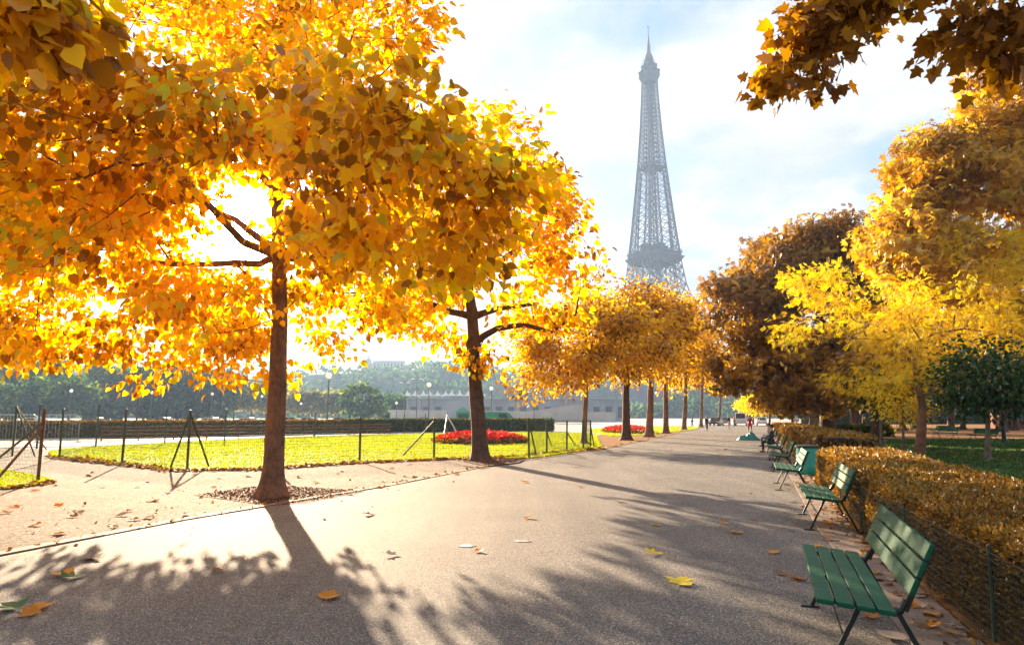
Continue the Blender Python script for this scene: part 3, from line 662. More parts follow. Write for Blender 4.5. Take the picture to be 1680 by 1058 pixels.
# near tree on the left, outside the frame, with large leaves in the top left corner
bl = Vector((-8.2, 3.5, 0))
make_tree('street_tree', bl, [bl - Vector((0, 0, .1)), bl + Vector((0, 0, 1.4)), bl + Vector((.1, 0, 2.8)), bl + Vector((.2, .1, 4.2)), bl + Vector((.1, .1, 6))],
          [lobe(20, 15, 5.4, 85, 45, .5, 1.3), lobe(95, 45, 5.6, 45, 50, .4, .6), lobe(-150, 0, 5.2, 150, 120, .8, 1), ((-7.5, 4.5, 6.2), (2.2, 2.0, 1.4), 2)],
          80, 700, .22, .22, 'heart', M['leaf_gold'], M['bark'], .2, .08, 'near bough with large dark olive leaves in the top left corner', group='golden street trees along the left of the promenade', twig=.005, start=.4, droop=.8, tonebias=-.2, shell=.1)

def small_tree(name, px, py, top, hw, bot, leafmat, n, ls, templ, bark, tr_, lab, group=None, spray=.5, nc=110, start=.4, **kw):
    bb = G(px, py); Y = bb.y; cy = (top + bot) / 2; hh = (bot - top) / 2; s = Y / F
    lb = [lobe(px, cy, Y, hw * .8, hh * .8, hw * .8 * s), lobe(px - hw * .45, cy + hh * .3, Y, hw * .5, hh * .5, hw * .5 * s), lobe(px + hw * .45, cy + hh * .2, Y, hw * .5, hh * .55, hw * .5 * s)]
    return make_tree(name, bb, trunk_line(bb, P(px + random.uniform(-4, 4), top + hh * .6, Y), 7, .15), lb, nc, n, ls, spray, templ, leafmat, bark, tr_, tr_ * .3, lab, group=group, start=start, minr=.012, **kw)
PK = 'park trees behind the bronze hedge'
for px, py, top, hw, bot, lm, n, ls, tr_, bk, lab in [
    (1620, 757, 545, 75, 690, 'leaf_green', 4500, .20, .10, 'bark_grey', 'young dark green tree with a slim grey trunk on the shaded lawn at right'),
    (1483, 741, 640, 32, 690, 'leaf_yellow', 900, .18, .07, 'bark_grey', 'thin leaning sapling just left of the yellow feathery tree'),
    (1436, 733, 560, 70, 668, 'leaf_rust', 3500, .30, .20, 'bark_dark', 'dark trunked rust tree left of the thin pale pole-like trunk'),
    (1447, 735, 600, 40, 665, 'leaf_green', 1500, .25, .08, 'bark_grey', 'thin pale pole-like trunk touching the dark trunked rust tree'),
    (1400, 708, 560, 60, 672, 'leaf_green', 3500, .5, .3, 'bark_dark', 'dark green tree filling the gap right of the chestnut trunk'),
    (1500, 702, 560, 80, 678, 'leaf_green', 4500, .6, .3, 'bark_dark', 'dark green tree far behind the yellow feathery tree'),
    (1580, 704, 570, 80, 680, 'leaf_green', 4500, .6, .3, 'bark_dark', 'dark green tree far behind, above the distant park benches'),
    (1665, 706, 560, 80, 676, 'leaf_green', 4500, .55, .3, 'bark_dark', 'dark green tree over the brick kiosk at the right edge'),
    (1740, 715, 400, 90, 660, 'leaf_copper', 4500, .45, .3, 'bark_dark', 'copper tree outside the right edge'),
    (1417, 700, 600, 40, 680, 'leaf_copper', 1800, .5, .25, 'bark_dark', 'small copper tree far beyond the chestnut'),
    (1405, 703, 470, 75, 668, 'leaf_rust', 6500, .42, .35, 'bark_dark', 'rust tree rising between the chestnut and the tall copper tree'),
    (1480, 706, 480, 80, 665, 'leaf_copper', 6500, .42, .35, 'bark_dark', 'copper tree directly behind the yellow feathery tree'),
    (1560, 707, 500, 85, 668, 'leaf_rust', 6500, .42, .35, 'bark_dark', 'rust tree behind the right half of the yellow feathery tree'),
    (1645, 708, 490, 85, 668, 'leaf_green', 6500, .42, .35, 'bark_dark', 'tall dark green tree behind the slim grey trunked one'),
    (1262, 702, 625, 42, 684, 'leaf_yellow', 2600, .42, .16, 'bark_dark', 'bright yellow tree glowing at the far end of the bench row'),
    (1300, 704, 600, 40, 684, 'leaf_yellow', 2600, .40, .18, 'bark_dark', 'yellow tree with a forked dark trunk behind the far hedge'),
    (1236, 696, 640, 30, 680, 'leaf_yellow', 2000, .45, .16, 'bark_dark', 'pale yellow tree farthest along the right of the promenade'),
    (1330, 700, 610, 45, 682, 'leaf_copper', 2600, .5, .25, 'bark_dark', 'copper tree directly behind the chestnut trunk, on its left side')]:
    small_tree('park_tree', px, py, top, hw, bot, M[lm], n, ls, 'fold', M[bk], tr_, lab, PK)

# ------------------------------------------------------------------ benches
def make_bench(loc, rz, label):
    t = empty('park_bench', loc, rz, label, 'bench', 'green slatted benches facing the promenade')
    Lb = 2.05
    # local: x along the bench, +y is the front, ground z = 0
    def prof(y, z): return (y, z)
    for k in range(4):
        y = .36 - k * .117; z = .485 - k * .012
        MB().box((Lb / 2, y, z), (Lb, .103, .030), Matrix.Rotation(R(5.5), 3, 'X')).build('seat_slat', M['bench'], t, bevel=.006)
    a = R(24)
    for k in range(3):
        s = .175 + k * .118; y = -.085 - math.sin(a) * s; z = .45 + math.cos(a) * s
        MB().box((Lb / 2, y + .012, z), (Lb, .028, .104), Matrix.Rotation(a, 3, 'X')).build('back_slat', M['bench'], t, bevel=.006)
    for x in (.17, Lb - .17):
        fr = MB()
        fr.tube([(x, .40, .462), (x, .2, .448), (x, 0, .425), (x, -.085, .43), (x, -.125, .50)], [.016, .019, .022, .024, .022], 8)
        top = (x, -.085 - math.sin(a) * .47 - .022, .45 + math.cos(a) * .47 - .01)
        fr.bar((x, -.11, .43), top, .034, .020, up=(1, 0, 0))
        fr.build('bench_frame', M['iron'], t)
        lg = MB(); lg.bar((x, .14, .455), (x, .36, .012), .030, .020, up=(1, 0, 0)); lg.box((x, .375, .008), (.05, .15, .014)); lg.build('leg', M['iron'], t, bevel=.003)
        lg = MB(); lg.bar((x, -.06, .44), (x, -.27, .012), .030, .020, up=(1, 0, 0)); lg.box((x, -.285, .008), (.05, .13, .014)); lg.build('leg', M['iron'], t, bevel=.003)
    br = MB(); br.bar((.17, .25, .235), (Lb - .17, .25, .235), .012); br.build('stretcher', M['iron'], t)
    return t
BL = ['nearest green slatted bench, largest in the photo, beside the wire hedge fence', 'second green bench from the camera, with sunlit backrest', 'third green bench from the camera, in front of the teal bin',
      'fourth green bench from the camera, beyond the teal bin', 'fifth green bench of the row along the promenade', 'sixth green bench of the row along the promenade', 'seventh bench of the row, next to the teal sheet heap', 'farthest bench of the row along the promenade']
spots = [(G(1340, 990, .47), G(1313, 886, .47)), (G(1322, 817, .47), G(1304, 792, .47)), (G(1273, 769.6, .47), G(1269, 761, .47))]
bd = Vector((math.sin(R(19)), math.cos(R(19)), 0))
bproto = None
for i, lab in enumerate(BL):
    if i < 3: n_, f_ = spots[i]; d = (f_ - n_).normalized()
    else:
        n_ = spots[2][0] + bd * (5.7 * (i - 2)) ; d = bd
    if i > 0: d = bd
    o = (n_.x, n_.y, 0); o = Vector(o); left = Vector((-d.y, d.x, 0)); o = o - left * .41
    rz = math.atan2(d.y, d.x)
    if bproto is None: bproto = make_bench(o, rz, lab); t = bproto
    else: t = copy_tree(bproto); t.location = o; t.rotation_euler = (0, 0, rz)
    t['label'] = lab
for px, py, rr, lab in [(1533, 716, 20, 'distant dark bench in the sunny patch behind the yellow tree'), (1572, 721, 100, 'distant low bench on the shaded path at right'), (1636, 727, 95, 'distant bench beside the dark park lamp post')]:
    t = copy_tree(bproto); p = G(px, py); t.location = (p.x, p.y, 0); t.rotation_euler = (0, 0, R(rr)); t['label'] = lab; t['group'] = 'distant park benches'

# bin
pb = G(1326, 778); t = empty('litter_bin', pb, 0, 'teal round litter bin with a dark lid between bench and hedge', 'litter bin')
MB().lathe([(.30, 0), (.335, .03), (.325, .25), (.30, .55), (.285, .74), (.285, .75)], 28).build('bin_body', M['bin'], t, smooth=True)
b = MB(); b.lathe([(.31, .75), (.33, .765), (.33, .80), (.30, .82), (.20, .835)], 28); b.build('lid', M['iron'], t)
b = MB()
for z in (.3, .52): b.lathe([(.318 - z * .045 + .012, z - .012), (.318 - z * .045 + .018, z), (.318 - z * .045 + .012, z + .012)], 28)
b.build('band', M['bin'], t)
# teal sheet heap
ph = G(1228, 722); b = MB(); nn = 22; vs = []; fs = []
for i in range(nn):
    for j in range(nn):
        x = (i / (nn - 1) - .5) * 2; y = (j / (nn - 1) - .5) * 2; r = min(1, math.hypot(x, y))
        h = max(0, 1 - r) ** .6 * (.45 + .25 * math.sin(5 * x + 3 * y) * math.cos(4 * y - x) + random.uniform(-.09, .09))
        vs.append((x * .8, y * .7, max(.01, h)))
for i in range(nn - 1):
    for j in range(nn - 1): fs.append((i * nn + j, (i + 1) * nn + j, (i + 1) * nn + j + 1, i * nn + j + 1))
b.add(vs, fs); o = b.build('plastic_sheet', M['tarp']); o.location = ph; tag(o, 'crumpled teal plastic sheet heaped on the promenade beside the far benches', 'sheet')

# ------------------------------------------------------------------ hedges
def hedge(name, line, width, height, n, lsize, mat, label, cat='hedge', group=None, sizefar=None, coremat=None, bump=.05, side=1):
    """line: left foot, the hedge stands to its right"""
    root = empty(name, line[0], 0, label, cat, group); o = Vector(line[0])
    right = off(line, width * side); b = MB()
    ins = .05; l2 = off(line, ins * side); r2 = off(line, (width - ins) * side)
    poly = [(p.x - o.x, p.y - o.y) for p in l2 + r2[::-1]]
    b.prism(poly, 0, height - ins); b.build('stems', coremat or M['hedge_core'], root)
    segs = [(line[i + 1] - line[i]).length for i in range(len(line) - 1)]; wts = np.array(segs)
    dist = np.array([max(3.5, ((line[i] + line[i + 1]) / 2).length) for i in range(len(line) - 1)])
    w = wts / (dist if sizefar else 1); w /= w.sum()
    idx = rng.choice(len(segs), n, p=w); t = rng.uniform(0, 1, n)
    la = np.array([tuple(p) for p in line]); ra = np.array([tuple(p) for p in right])
    Lp = la[idx] + (la[idx + 1] - la[idx]) * t[:, None]; Rp = ra[idx] + (ra[idx + 1] - ra[idx]) * t[:, None]
    q = rng.uniform(0, 1, n); wt = width / (width + 2 * height); istop = q < wt * 1.0; isl = (~istop) & (rng.uniform(0, 1, n) < .62)
    s = np.where(istop, rng.uniform(0, 1, n), np.where(isl, 0.0, 1.0)); z = np.where(istop, height, rng.uniform(0.02, 1, n) * height)
    pos = Lp * (1 - s[:, None]) + Rp * s[:, None]; pos[:, 2] = z
    nrm = np.where(istop[:, None], np.array([[0, 0, 1.0]]), np.where(isl[:, None], (Lp - Rp) / width, (Rp - Lp) / width))
    wob = np.sin(pos[:, 0] * 3.1 + pos[:, 2] * 5) * np.cos(pos[:, 1] * 2.3) * .5 + np.sin(pos[:, 0] * 9 + 1) * np.sin(pos[:, 1] * 8) * .5
    # rounded shoulders
    edge = np.where(istop, np.minimum(s, 1 - s) * width, height - z); nd = -np.clip(.10 - edge, 0, .1) * .6
    pos += nrm * (wob * bump + rng.normal(0, .028, n) + nd)[:, None]
    tip = nrm * .9 + rng.normal(0, .7, (n, 3)) + np.array([0, 0, .35])
    dcam = np.linalg.norm(pos - np.array([0, 0, H]), axis=1)
    sz = lsize * rng.uniform(.6, 1.3, n)
    if sizefar: sz = sz * np.clip(dcam / sizefar, 1, 4)
    ne = max(300, int(n * .05)); e0 = rng.uniform(0, 1, n) < ne / n
    te = (rng.uniform(0, 1, n) < .4); se = rng.uniform(0, 1, n); ze = rng.uniform(.02, 1, n) * height
    ta = np.array(tuple((line[0] - line[1]).normalized())); tb = np.array(tuple((line[-1] - line[-2]).normalized()))
    Le = np.where(te[:, None], la[0], la[-1]); Re = np.where(te[:, None], ra[0], ra[-1]); pe = Le * (1 - se[:, None]) + Re * se[:, None]; pe[:, 2] = ze
    ne_ = np.where(te[:, None], ta, tb); pe = pe + ne_ * rng.normal(.01, .04, n)[:, None]
    pos = np.where(e0[:, None], pe, pos); tip = np.where(e0[:, None], ne_ + rng.normal(0, .7, (n, 3)) + np.array([0, 0, .3]), tip)
    sz = np.where(e0, lsize * 1.6 * rng.uniform(.7, 1.3, n) * (2.2 if sizefar else 1), sz)
    cl = np.sin(pos[:, 0] * 1.7) * np.cos(pos[:, 1] * 1.3 + 1) * .14
    rnd = np.clip(.5 + cl + rng.normal(0, .24, n) + np.where(istop, .08, -.06), 0, 1)  # top leaves toned lighter, side leaves darker: light and shade in the colour
    me = leaves_mesh('foliage', pos, tip, sz, 'fold', rnd, 1.2, origin=tuple(o)); mesh_obj('foliage', me, mat, root); return root
M['hedge_core'] = simple('hedge twigs', (0.07, 0.045, 0.025), (0.03, 0.02, 0.012), .95, scale=20, bump=1, bscale=40)
hl = [h0 - (h1 - h0).normalized() * 3.2, h0, h1, h2 ]
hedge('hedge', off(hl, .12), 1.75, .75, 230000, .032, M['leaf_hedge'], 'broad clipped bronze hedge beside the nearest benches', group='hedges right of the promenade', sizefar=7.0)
hl2 = [G(1322, 762), G(1290, 737), G(1262, 712)]
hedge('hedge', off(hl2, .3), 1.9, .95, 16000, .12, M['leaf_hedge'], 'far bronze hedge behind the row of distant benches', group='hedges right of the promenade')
hl3 = [G(1330, 712), G(1400, 714), G(1440, 716)]
hedge('hedge', [hl3[0], hl3[1], hl3[2]], 1.2, .8, 6000, .2, M['leaf_box'], 'low dark hedge at the foot of the chestnut tree', side=-1, group='hedges right of the promenade')
for a_, b_, hh_, lab in [(1340, 1450, 2.3, 'tall dark shrub bank far behind the chestnut trunk'), (1455, 1560, 2.6, 'tall dark shrub bank behind the distant sunny bench'), (1565, 1640, 2.4, 'tall dark shrub bank left of the brick kiosk'), (1690, 1800, 2.6, 'dark shrub bank outside the right edge')]:
    hedge('shrub_bank', [G(a_, 695.5), G((a_ + b_) / 2, 695), G(b_, 695.5)], 3.0, hh_, 5000, .5, M['leaf_green'], lab, 'shrub', side=-1, group='dark shrub banks at the back of the park', bump=.3)
# left hedge behind the lawn and its rails
hb = [G(-260, 719.5), G(0, 719), G(300, 715), G(560, 710), G(700, 708.5), G(905, 707)]
hb = [G(-260, 719.5), G(0, 719), G(300, 715), G(560, 710)]
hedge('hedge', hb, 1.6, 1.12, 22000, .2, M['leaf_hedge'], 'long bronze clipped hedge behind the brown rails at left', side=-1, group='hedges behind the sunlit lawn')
hb = [G(562, 710), G(700, 708.5), G(905, 707)]
hedge('hedge', hb, 1.6, 1.15, 16000, .24, M['leaf_box'], 'dark green clipped hedge behind the red flower bed', side=-1, group='hedges behind the sunlit lawn')

# ------------------------------------------------------------------ wire fences
def wire_fence(root, pts, h, gap=.06, vgap=.10, w=.0028, name='wire_mesh', z0=.02):
    b = MB(); o = Vector(root.location)
    for a, c in zip(pts[:-1], pts[1:]):
        a = Vector(a) - o; c = Vector(c) - o; d = c - a; Lg = d.length; n = max(1, int(Lg / gap)); dn = d.normalized(); sx = Vector((-dn.y, dn.x, 0)) * w / 2; dx = dn * w / 2
        for k in range(n):
            p = a + d * (k / n); p = Vector((p.x, p.y, 0))
            b.add([p - dx + Vector((0, 0, z0)), p + dx + Vector((0, 0, z0)), p + sx * 2 + Vector((0, 0, z0)), p - dx + Vector((0, 0, h)), p + dx + Vector((0, 0, h)), p + sx * 2 + Vector((0, 0, h))], [(0, 1, 4, 3), (1, 2, 5, 4), (2, 0, 3, 5)])
        m = int(h / vgap) + 1
        for k in range(m):
            z = z0 + (h - z0) * k / (m - 1)
            up = Vector((0, 0, w / 2))
            A = Vector((a.x, a.y, z)); C = Vector((c.x, c.y, z))
            b.add([A - up, A + up, A + sx * 2, C - up, C + up, C + sx * 2], [(0, 1, 4, 3), (1, 2, 5, 4), (2, 0, 3, 5)])
    b.build(name, M['wire'], root)
def fence(name, base, posts, braces, mesh_pts, h, label, group=None, pr=.04, gap=.06, vgap=.1, w=.0028, mat='post'):
    root = empty(name, base, 0, label, 'fence', group); o = Vector(base)
    for p, top in posts:
        p = Vector(p); b = MB(); lean = Vector((random.uniform(-.02, .02), random.uniform(-.02, .02), 0))
        b.tube([p - o - Vector((0, 0, .04)), p - o + lean * .5 + Vector((0, 0, top * .5)), p - o + lean + Vector((0, 0, top))], pr, 10)
        b.ball(p - o + lean + Vector((0, 0, top)), (pr * 1.15, pr * 1.15, .02), 10, 4)
        b.build('post', M[mat], root, smooth=False)
    for a, c in braces:
        b = MB(); b.tube([Vector(a) - o, Vector(c) - o], pr * .8, 8); b.build('brace', M[mat], root)
    if mesh_pts: wire_fence(root, mesh_pts, h, gap, vgap, w)
    return root
def ph_(px, py, ty):
    g = G(px, py); q = P(px, ty, g.y); return g, q.z
def post(px, py, ty): g, z = ph_(px, py, ty); return (tuple(g), z)
def up(px, py, dy): g = G(px, py); return (g.x, g.y, P(px, dy, g.y).z)
fp = [post(97, 752, 671), post(200, 762, 671), post(307, 770, 673), post(448, 766, 680), post(590, 757, 684), post(712, 753, 686), post(868, 752, 686)]
fence('wire_fence', G(97, 752), fp, [(up(307, 770, 678), tuple(G(279, 769))), (up(307, 770, 678), tuple(G(343, 766))), (up(712, 753, 690), tuple(G(660, 748)))],
      [p[0] for p in fp], 1.5, 'low green wire fence along the front edge of the sunlit lawn', 'wire fences on the left', w=.005)
gp = [post(868, 752, 685), post(897, 745, 688), post(930, 740, 690), post(957, 738, 689), post(969, 735, 690)]
fence('wire_fence', G(878, 751), gp[1:], [(up(870, 752, 700), tuple(G(880, 748.5))), (up(930, 740, 708), tuple(G(945, 732))), (up(969, 735, 694), tuple(G(975, 735))), (up(957, 738, 712), tuple(G(966, 728))), (up(897, 745, 706), tuple(G(905, 733)))],
      [p[0] for p in gp], 1.45, 'close set fence posts with braces at the lawn corner by the slim golden tree', 'wire fences on the left', w=.005)
bp_ = [post(-40, 737, 662), post(60, 735, 663), post(157, 734, 663), post(270, 729, 668), post(368, 725, 671), post(440, 721, 672), post(516, 717, 676), post(573, 714.5, 676), post(621, 713, 677), post(663, 712, 678), post(698, 711, 679), post(733, 710.5, 679), post(838, 709, 683), post(905, 711, 685)]
fence('wire_fence', G(157, 734), bp_, [(up(733, 710.5, 680), tuple(G(752, 713))), (up(733, 710.5, 680), tuple(G(728, 717)))], [p[0] for p in bp_], 1.7, 'tall green wire fence along the back edge of the sunlit lawn', 'wire fences on the left', pr=.045, gap=.12, vgap=.15, w=.005)
lp = [post(-170, 775, 660), post(62, 790, 671)]
fence('wire_fence', G(62, 790), lp, [(up(62, 790, 693), tuple(G(-28, 772))), (up(62, 790, 700), tuple(G(-20, 803)))], [p[0] for p in lp], 1.5, 'nearest fence end with a rusty post and slanting braces at the left edge', 'wire fences on the left', mat='rust', w=.005)
xp = [post(20, 748, 667), post(-120, 757, 664)]
fence('wire_fence', G(20, 748), xp, [(up(20, 748, 668), tuple(G(57, 748))), (up(20, 748, 668), tuple(G(76, 737)))], [p[0] for p in xp], 1.5, 'green fence post with two splayed braces behind the rusty post', 'wire fences on the left', w=.005)
# mesh fence in front of the bronze hedge
hf = off(hl, .03); hfp = []
for a, c in zip(hf[:-1], hf[1:]):
    n = max(1, round((c - a).length / 2.4))
    for k in range(n): hfp.append((tuple(a + (c - a) * (k / n)), .70))
fence('wire_fence', hf[0], hfp, [], [p[0] for p in hfp] + [tuple(hf[-1])], .66, 'low wire mesh fence pressed against the face of the bronze hedge', None, pr=.014, gap=.055, vgap=.055, w=.003)
# rail fence before the left hedge
root = empty('rail_fence', G(300, 719), 0, 'low fence of brown horizontal rails in front of the dark hedge', 'fence'); o = Vector(root.location)
ra, rb_, rc = G(165, 723.5), G(440, 718.5), G(640, 713)
for z in (.18, .42, .66, .9):
    b = MB(); b.bar(ra - o + Vector((0, 0, z)), rb_ - o + Vector((0, 0, z)), .04, .10); b.bar(rb_ - o + Vector((0, 0, z)), rc - o + Vector((0, 0, z)), .04, .10); b.build('rail', M['rail'], root)
for t in range(9):
    q = (ra.lerp(rb_, t / 5) if t < 6 else rb_.lerp(rc, (t - 5) / 3)) - o; MB().box(q + Vector((0, .06, .5)), (.07, .07, 1.04)).build('post', M['rail'], root)
# crowd barrier
root = empty('crowd_barrier', G(65, 727), 0, 'pale metal crowd barrier with upright bars at the left, before the hedge', 'barrier'); o = Vector(root.location)
for xa, xb in ((-75, 62), (66, 128)):
    A = G(xa, 727) - o; B = G(xb, 725.5) - o; hh = 1.72; fr = MB()
    fr.tube([A + Vector((0, 0, .15)), A + Vector((0, 0, hh - .2)), A.lerp(B, .06) + Vector((0, 0, hh)), A.lerp(B, .92) + Vector((0, 0, hh)), B + Vector((0, 0, hh - .25)), B + Vector((0, 0, .15)), A + Vector((0, 0, .15))], .03, 8)
    fr.bar(A + Vector((0, -.3, .02)), A + Vector((0, .3, .02)), .05); fr.bar(B + Vector((0, -.3, .02)), B + Vector((0, .3, .02)), .05)
    fr.bar(A + Vector((0, 0, 0)), A + Vector((0, 0, .2)), .04); fr.bar(B, B + Vector((0, 0, .2)), .04); fr.build('frame', M['steel'], root)
    n = max(5, int((B - A).length / .17)); b = MB()
    for k in range(1, n): q = A.lerp(B, k / n); b.tube([q + Vector((0, 0, .15)), q + Vector((0, 0, hh - .02))], .012, 6)
    tag(b.build('bars', M['steel'], root))

# ------------------------------------------------------------------ flower beds
def flower_bed(px, py, hwpx, hd, label):
    c = G(px, py); a = hwpx * c.y / F; root = empty('flower_bed', c, 0, label, 'flower bed', 'round red flower beds in the lawn')
    n = 5200; r = np.sqrt(rng.uniform(0, 1, n)); th = rng.uniform(0, 2 * math.pi, n)
    x = np.cos(th) * r * a; y = np.sin(th) * r * hd; z = .08 + .42 * (1 - r ** 3) + rng.normal(0, .05, n)
    soil = MB(); soil.lathe([(1, .0), (1.0, .07), (.9, .16), (.0, .20)], 32); so_ = soil.build('soil', M['mulch'], root); so_.scale = (a, hd, 1)
    pos = np.stack([x, y, z], 1); tip = np.stack([np.cos(th) * .5, np.sin(th) * .5, np.full(n, .6)], 1) + rng.normal(0, .5, (n, 3))
    red = (rng.uniform(0, 1, n) < .62) & (r < .93)
    mesh_obj('flowers', leaves_mesh('flowers', pos[red] + [0, 0, .06], tip[red], .17 * rng.uniform(.6, 1.2, red.sum()), 'heart'), M['petal'], root)
    mesh_obj('foliage', leaves_mesh('foliage', pos[~red], tip[~red], .22 * rng.uniform(.6, 1.2, (~red).sum()), 'fold'), M['leaf_hedge'], root)
flower_bed(788, 726, 76, 4.2, 'large oval bed of red flowers behind the dark trunked tree')
flower_bed(1028, 709.5, 38, 6.5, 'smaller far bed of red flowers behind the row of trunks')

# ------------------------------------------------------------------ grass
def in_poly(pts, poly):
    x, y = pts[:, 0], pts[:, 1]; ins = np.zeros(len(pts), bool); n = len(poly)
    for i in range(n):
        x1, y1 = poly[i][0], poly[i][1]; x2, y2 = poly[(i + 1) % n][0], poly[(i + 1) % n][1]
        c = ((y1 > y) != (y2 > y)) & (x < (x2 - x1) * (y - y1) / (y2 - y1 + 1e-12) + x1); ins ^= c
    return ins
def grass(polys, n, h, mat, label_=None, z=.03, name='grass'):
    P_ = []
    for poly, frac in polys:
        a = np.array([(p[0], p[1]) for p in poly]); lo = a.min(0); hi = a.max(0); k = 0; acc = []
        need = int(n * frac)
        while k < need:
            q = rng.uniform(0, 1, (need * 2, 2)) * (hi - lo) + lo; q = q[in_poly(q, poly)]
            d = np.linalg.norm(q, axis=1); q = q[rng.uniform(0, 1, len(q)) < np.clip((d.min() / d) ** 1.3, .02, 1)]; acc.append(q); k += len(q)
            if len(q) == 0: break
        P_.append(np.concatenate(acc)[:need])
        # ragged fringe along the border
        m = len(a); ed = []
        for i in range(m):
            L_ = np.linalg.norm(a[(i + 1) % m] - a[i]); kk = int(min(1500, L_ * 60 * min(1, 20 / max(5, np.linalg.norm(a[i])))))
            t = rng.uniform(0, 1, kk)[:, None]; ed.append(a[i] + (a[(i + 1) % m] - a[i]) * t + rng.normal(0, .05, (kk, 2)))
        P_.append(np.concatenate(ed))
    q = np.concatenate(P_); N = len(q); d = np.linalg.norm(q, axis=1)
    pos = np.column_stack([q, np.full(N, z - .01)]); tip = np.column_stack([rng.normal(0, .35, (N, 2)), np.ones(N)])
    sz = h * rng.uniform(.5, 1.2, N) * np.clip(d / 25, .8, 1.8)
    return tag(mesh_obj(name, leaves_mesh(name, pos, tip, sz, 'fold', np.clip(.5 + .16 * np.sin(q[:, 0] * .9 + 2 * np.sin(q[:, 1] * .4)) * np.cos(q[:, 1] * .7) + .12 * np.sin(q[:, 0] * 2.7) * np.sin(q[:, 1] * 2.1) + rng.normal(0, .12, N), 0, 1), .8), mat), kind='stuff')
bigl = [tuple(p) for p in lawn_poly]
grass([(bigl, .78), ([tuple(p) for p in small_lawn], .1), ([tuple(p) for p in far_lawn], .12)], 80000, .06, M['grass_blade'])
rl = [tuple(G(1345, 760)), tuple(G(1450, 722)), tuple(G(1680, 722)), tuple(G(1780, 740)), tuple(G(1780, 790)), tuple(G(1540, 800))]
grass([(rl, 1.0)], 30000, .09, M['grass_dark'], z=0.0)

# ------------------------------------------------------------------ fallen leaves and small marks
lvmat = {k: leaf_mat('fallen ' + k, [(0, c1), (1, c2)], .25, tboost=1.1) for k, c1, c2 in [
    ('brown', (.16, .07, .03), (.30, .14, .05)), ('orange', (.55, .20, .03), (.75, .34, .05)), ('yellow', (.72, .52, .04), (.85, .66, .06)), ('green', (.05, .12, .05), (.10, .18, .07)), ('pale', (.42, .33, .27), (.52, .42, .34))]}
def fallen(px, py, s, col, label, group=None, z=.012, nm='fallen_leaf'):
    random.seed(int(px * 7 + py * 13)); templ = 'maple' if s > .25 else random.choice(['heart', 'maple', 'maple']); V, Fc = TEMPL[templ]
    g = G(px, py); b = MB(); cu = random.uniform(.6, 1.5); tw = random.uniform(-.4, .4)
    vs = []
    for x, y, zz in V:
        r2 = x * x + (y - .5) ** 2
        vs.append(Vector((x * s, (y - .5) * s, (.30 * cu * r2 + zz * .5 + tw * x * (y - .5)) * s)))
    mz = min(v.z for v in vs); vs = [v - Vector((0, 0, mz - .003)) for v in vs]; b.add(vs, [f if templ == 'maple' else f for f in Fc])
    st = MB(); b.bar((0, -.5 * s, .3 * cu * .25 * s - mz), (.12 * s, -.85 * s, .02), .004)
    o = b.build(nm, lvmat[col]); o.location = (g.x, g.y, z); o.rotation_euler = (random.uniform(-.15, .15), random.uniform(-.15, .15), random.uniform(0, 6.28))
    a = o.data.attributes.new('rnd', 'FLOAT', 'POINT'); v_ = random.random(); a.data.foreach_set('value', [v_] * len(o.data.vertices))
    return tag(o, label, 'leaf', group)
LV = [(1120, 958, .27, 'yellow', 'largest yellow fallen leaf, lying alone in the middle foreground of the path'), (1074, 909, .20, 'yellow', 'smaller curled yellow leaf further up from the largest yellow one'),
      (1074, 862, .14, 'yellow', 'small yellow green leaf standing in the tree shadow on the path'), (866, 851, .17, 'orange', 'orange leaf lying alone on the sunlit centre of the path'),
      (541, 980, .22, 'orange', 'long orange leaf at the edge of the trunk shadow'), (607, 845, .20, 'brown', 'spiky upturned brown leaf on the path right of the nearest trunk'),
      (862, 791, .20, 'orange', 'small orange leaf on the path near the dark trunked tree'), (748, 779, .26, 'orange', 'orange leaf at the kerb left of the dark trunked tree'),
      (1210, 875, .17, 'orange', 'right hand one of the two orange leaves in the long shadow bands'), (1189, 860, .14, 'orange', 'left hand one of the two orange leaves in the long shadow bands'),
      (1268, 908, .15, 'orange', 'orange leaf close to the far end of the nearest bench'), (1305, 950, .19, 'orange', 'orange leaf under the front edge of the nearest bench'), (1282, 943, .13, 'brown', 'crumpled brown leaf just left of the nearest bench'),
      (104, 945, .24, 'orange', 'orange leaf in the dappled shade at the left, on a green one'), (122, 948, .22, 'green', 'green leaf beside the orange one in the dappled shade at left'),
      (18, 999, .24, 'green', 'dark green leaf at the bottom left edge'), (66, 997, .22, 'orange', 'orange leaf near the bottom left edge'), (45, 1010, .16, 'orange', 'small red brown leaf between the green and orange ones at bottom left'),
      (150, 917, .22, 'brown', 'dark brown leaf on the kerb at the left'), (358, 938, .15, 'brown', 'small dark leaf in the shade left of the trunk shadow'),
      (645, 912, .17, 'pale', 'pale leaf on the sunlit path right of the trunk shadow'), (785, 905, .14, 'orange', 'small tan leaf next to the white ring mark'), (1015, 823, .16, 'pale', 'pale leaf at the tip of the long thin shadow'),
      (952, 800, .14, 'brown', 'small brown leaf beside the long thin trunk shadow'), (1236, 855, .10, 'brown', 'tiny brown leaf in the thin trunk shadow on the right'),
      (1460, 1046, .2, 'pale', 'pale leaf under the nearest bench'), (1232, 811, .1, 'brown', 'tiny brown leaf on the path left of the second bench'),
      (1403, 868, .2, 'orange', 'orange leaf by the rear foot of the second bench'), (1385, 848, .16, 'brown', 'brown leaf under the second bench')]
for px, py, s, c, lab in LV: fallen(px, py, s, c, lab)
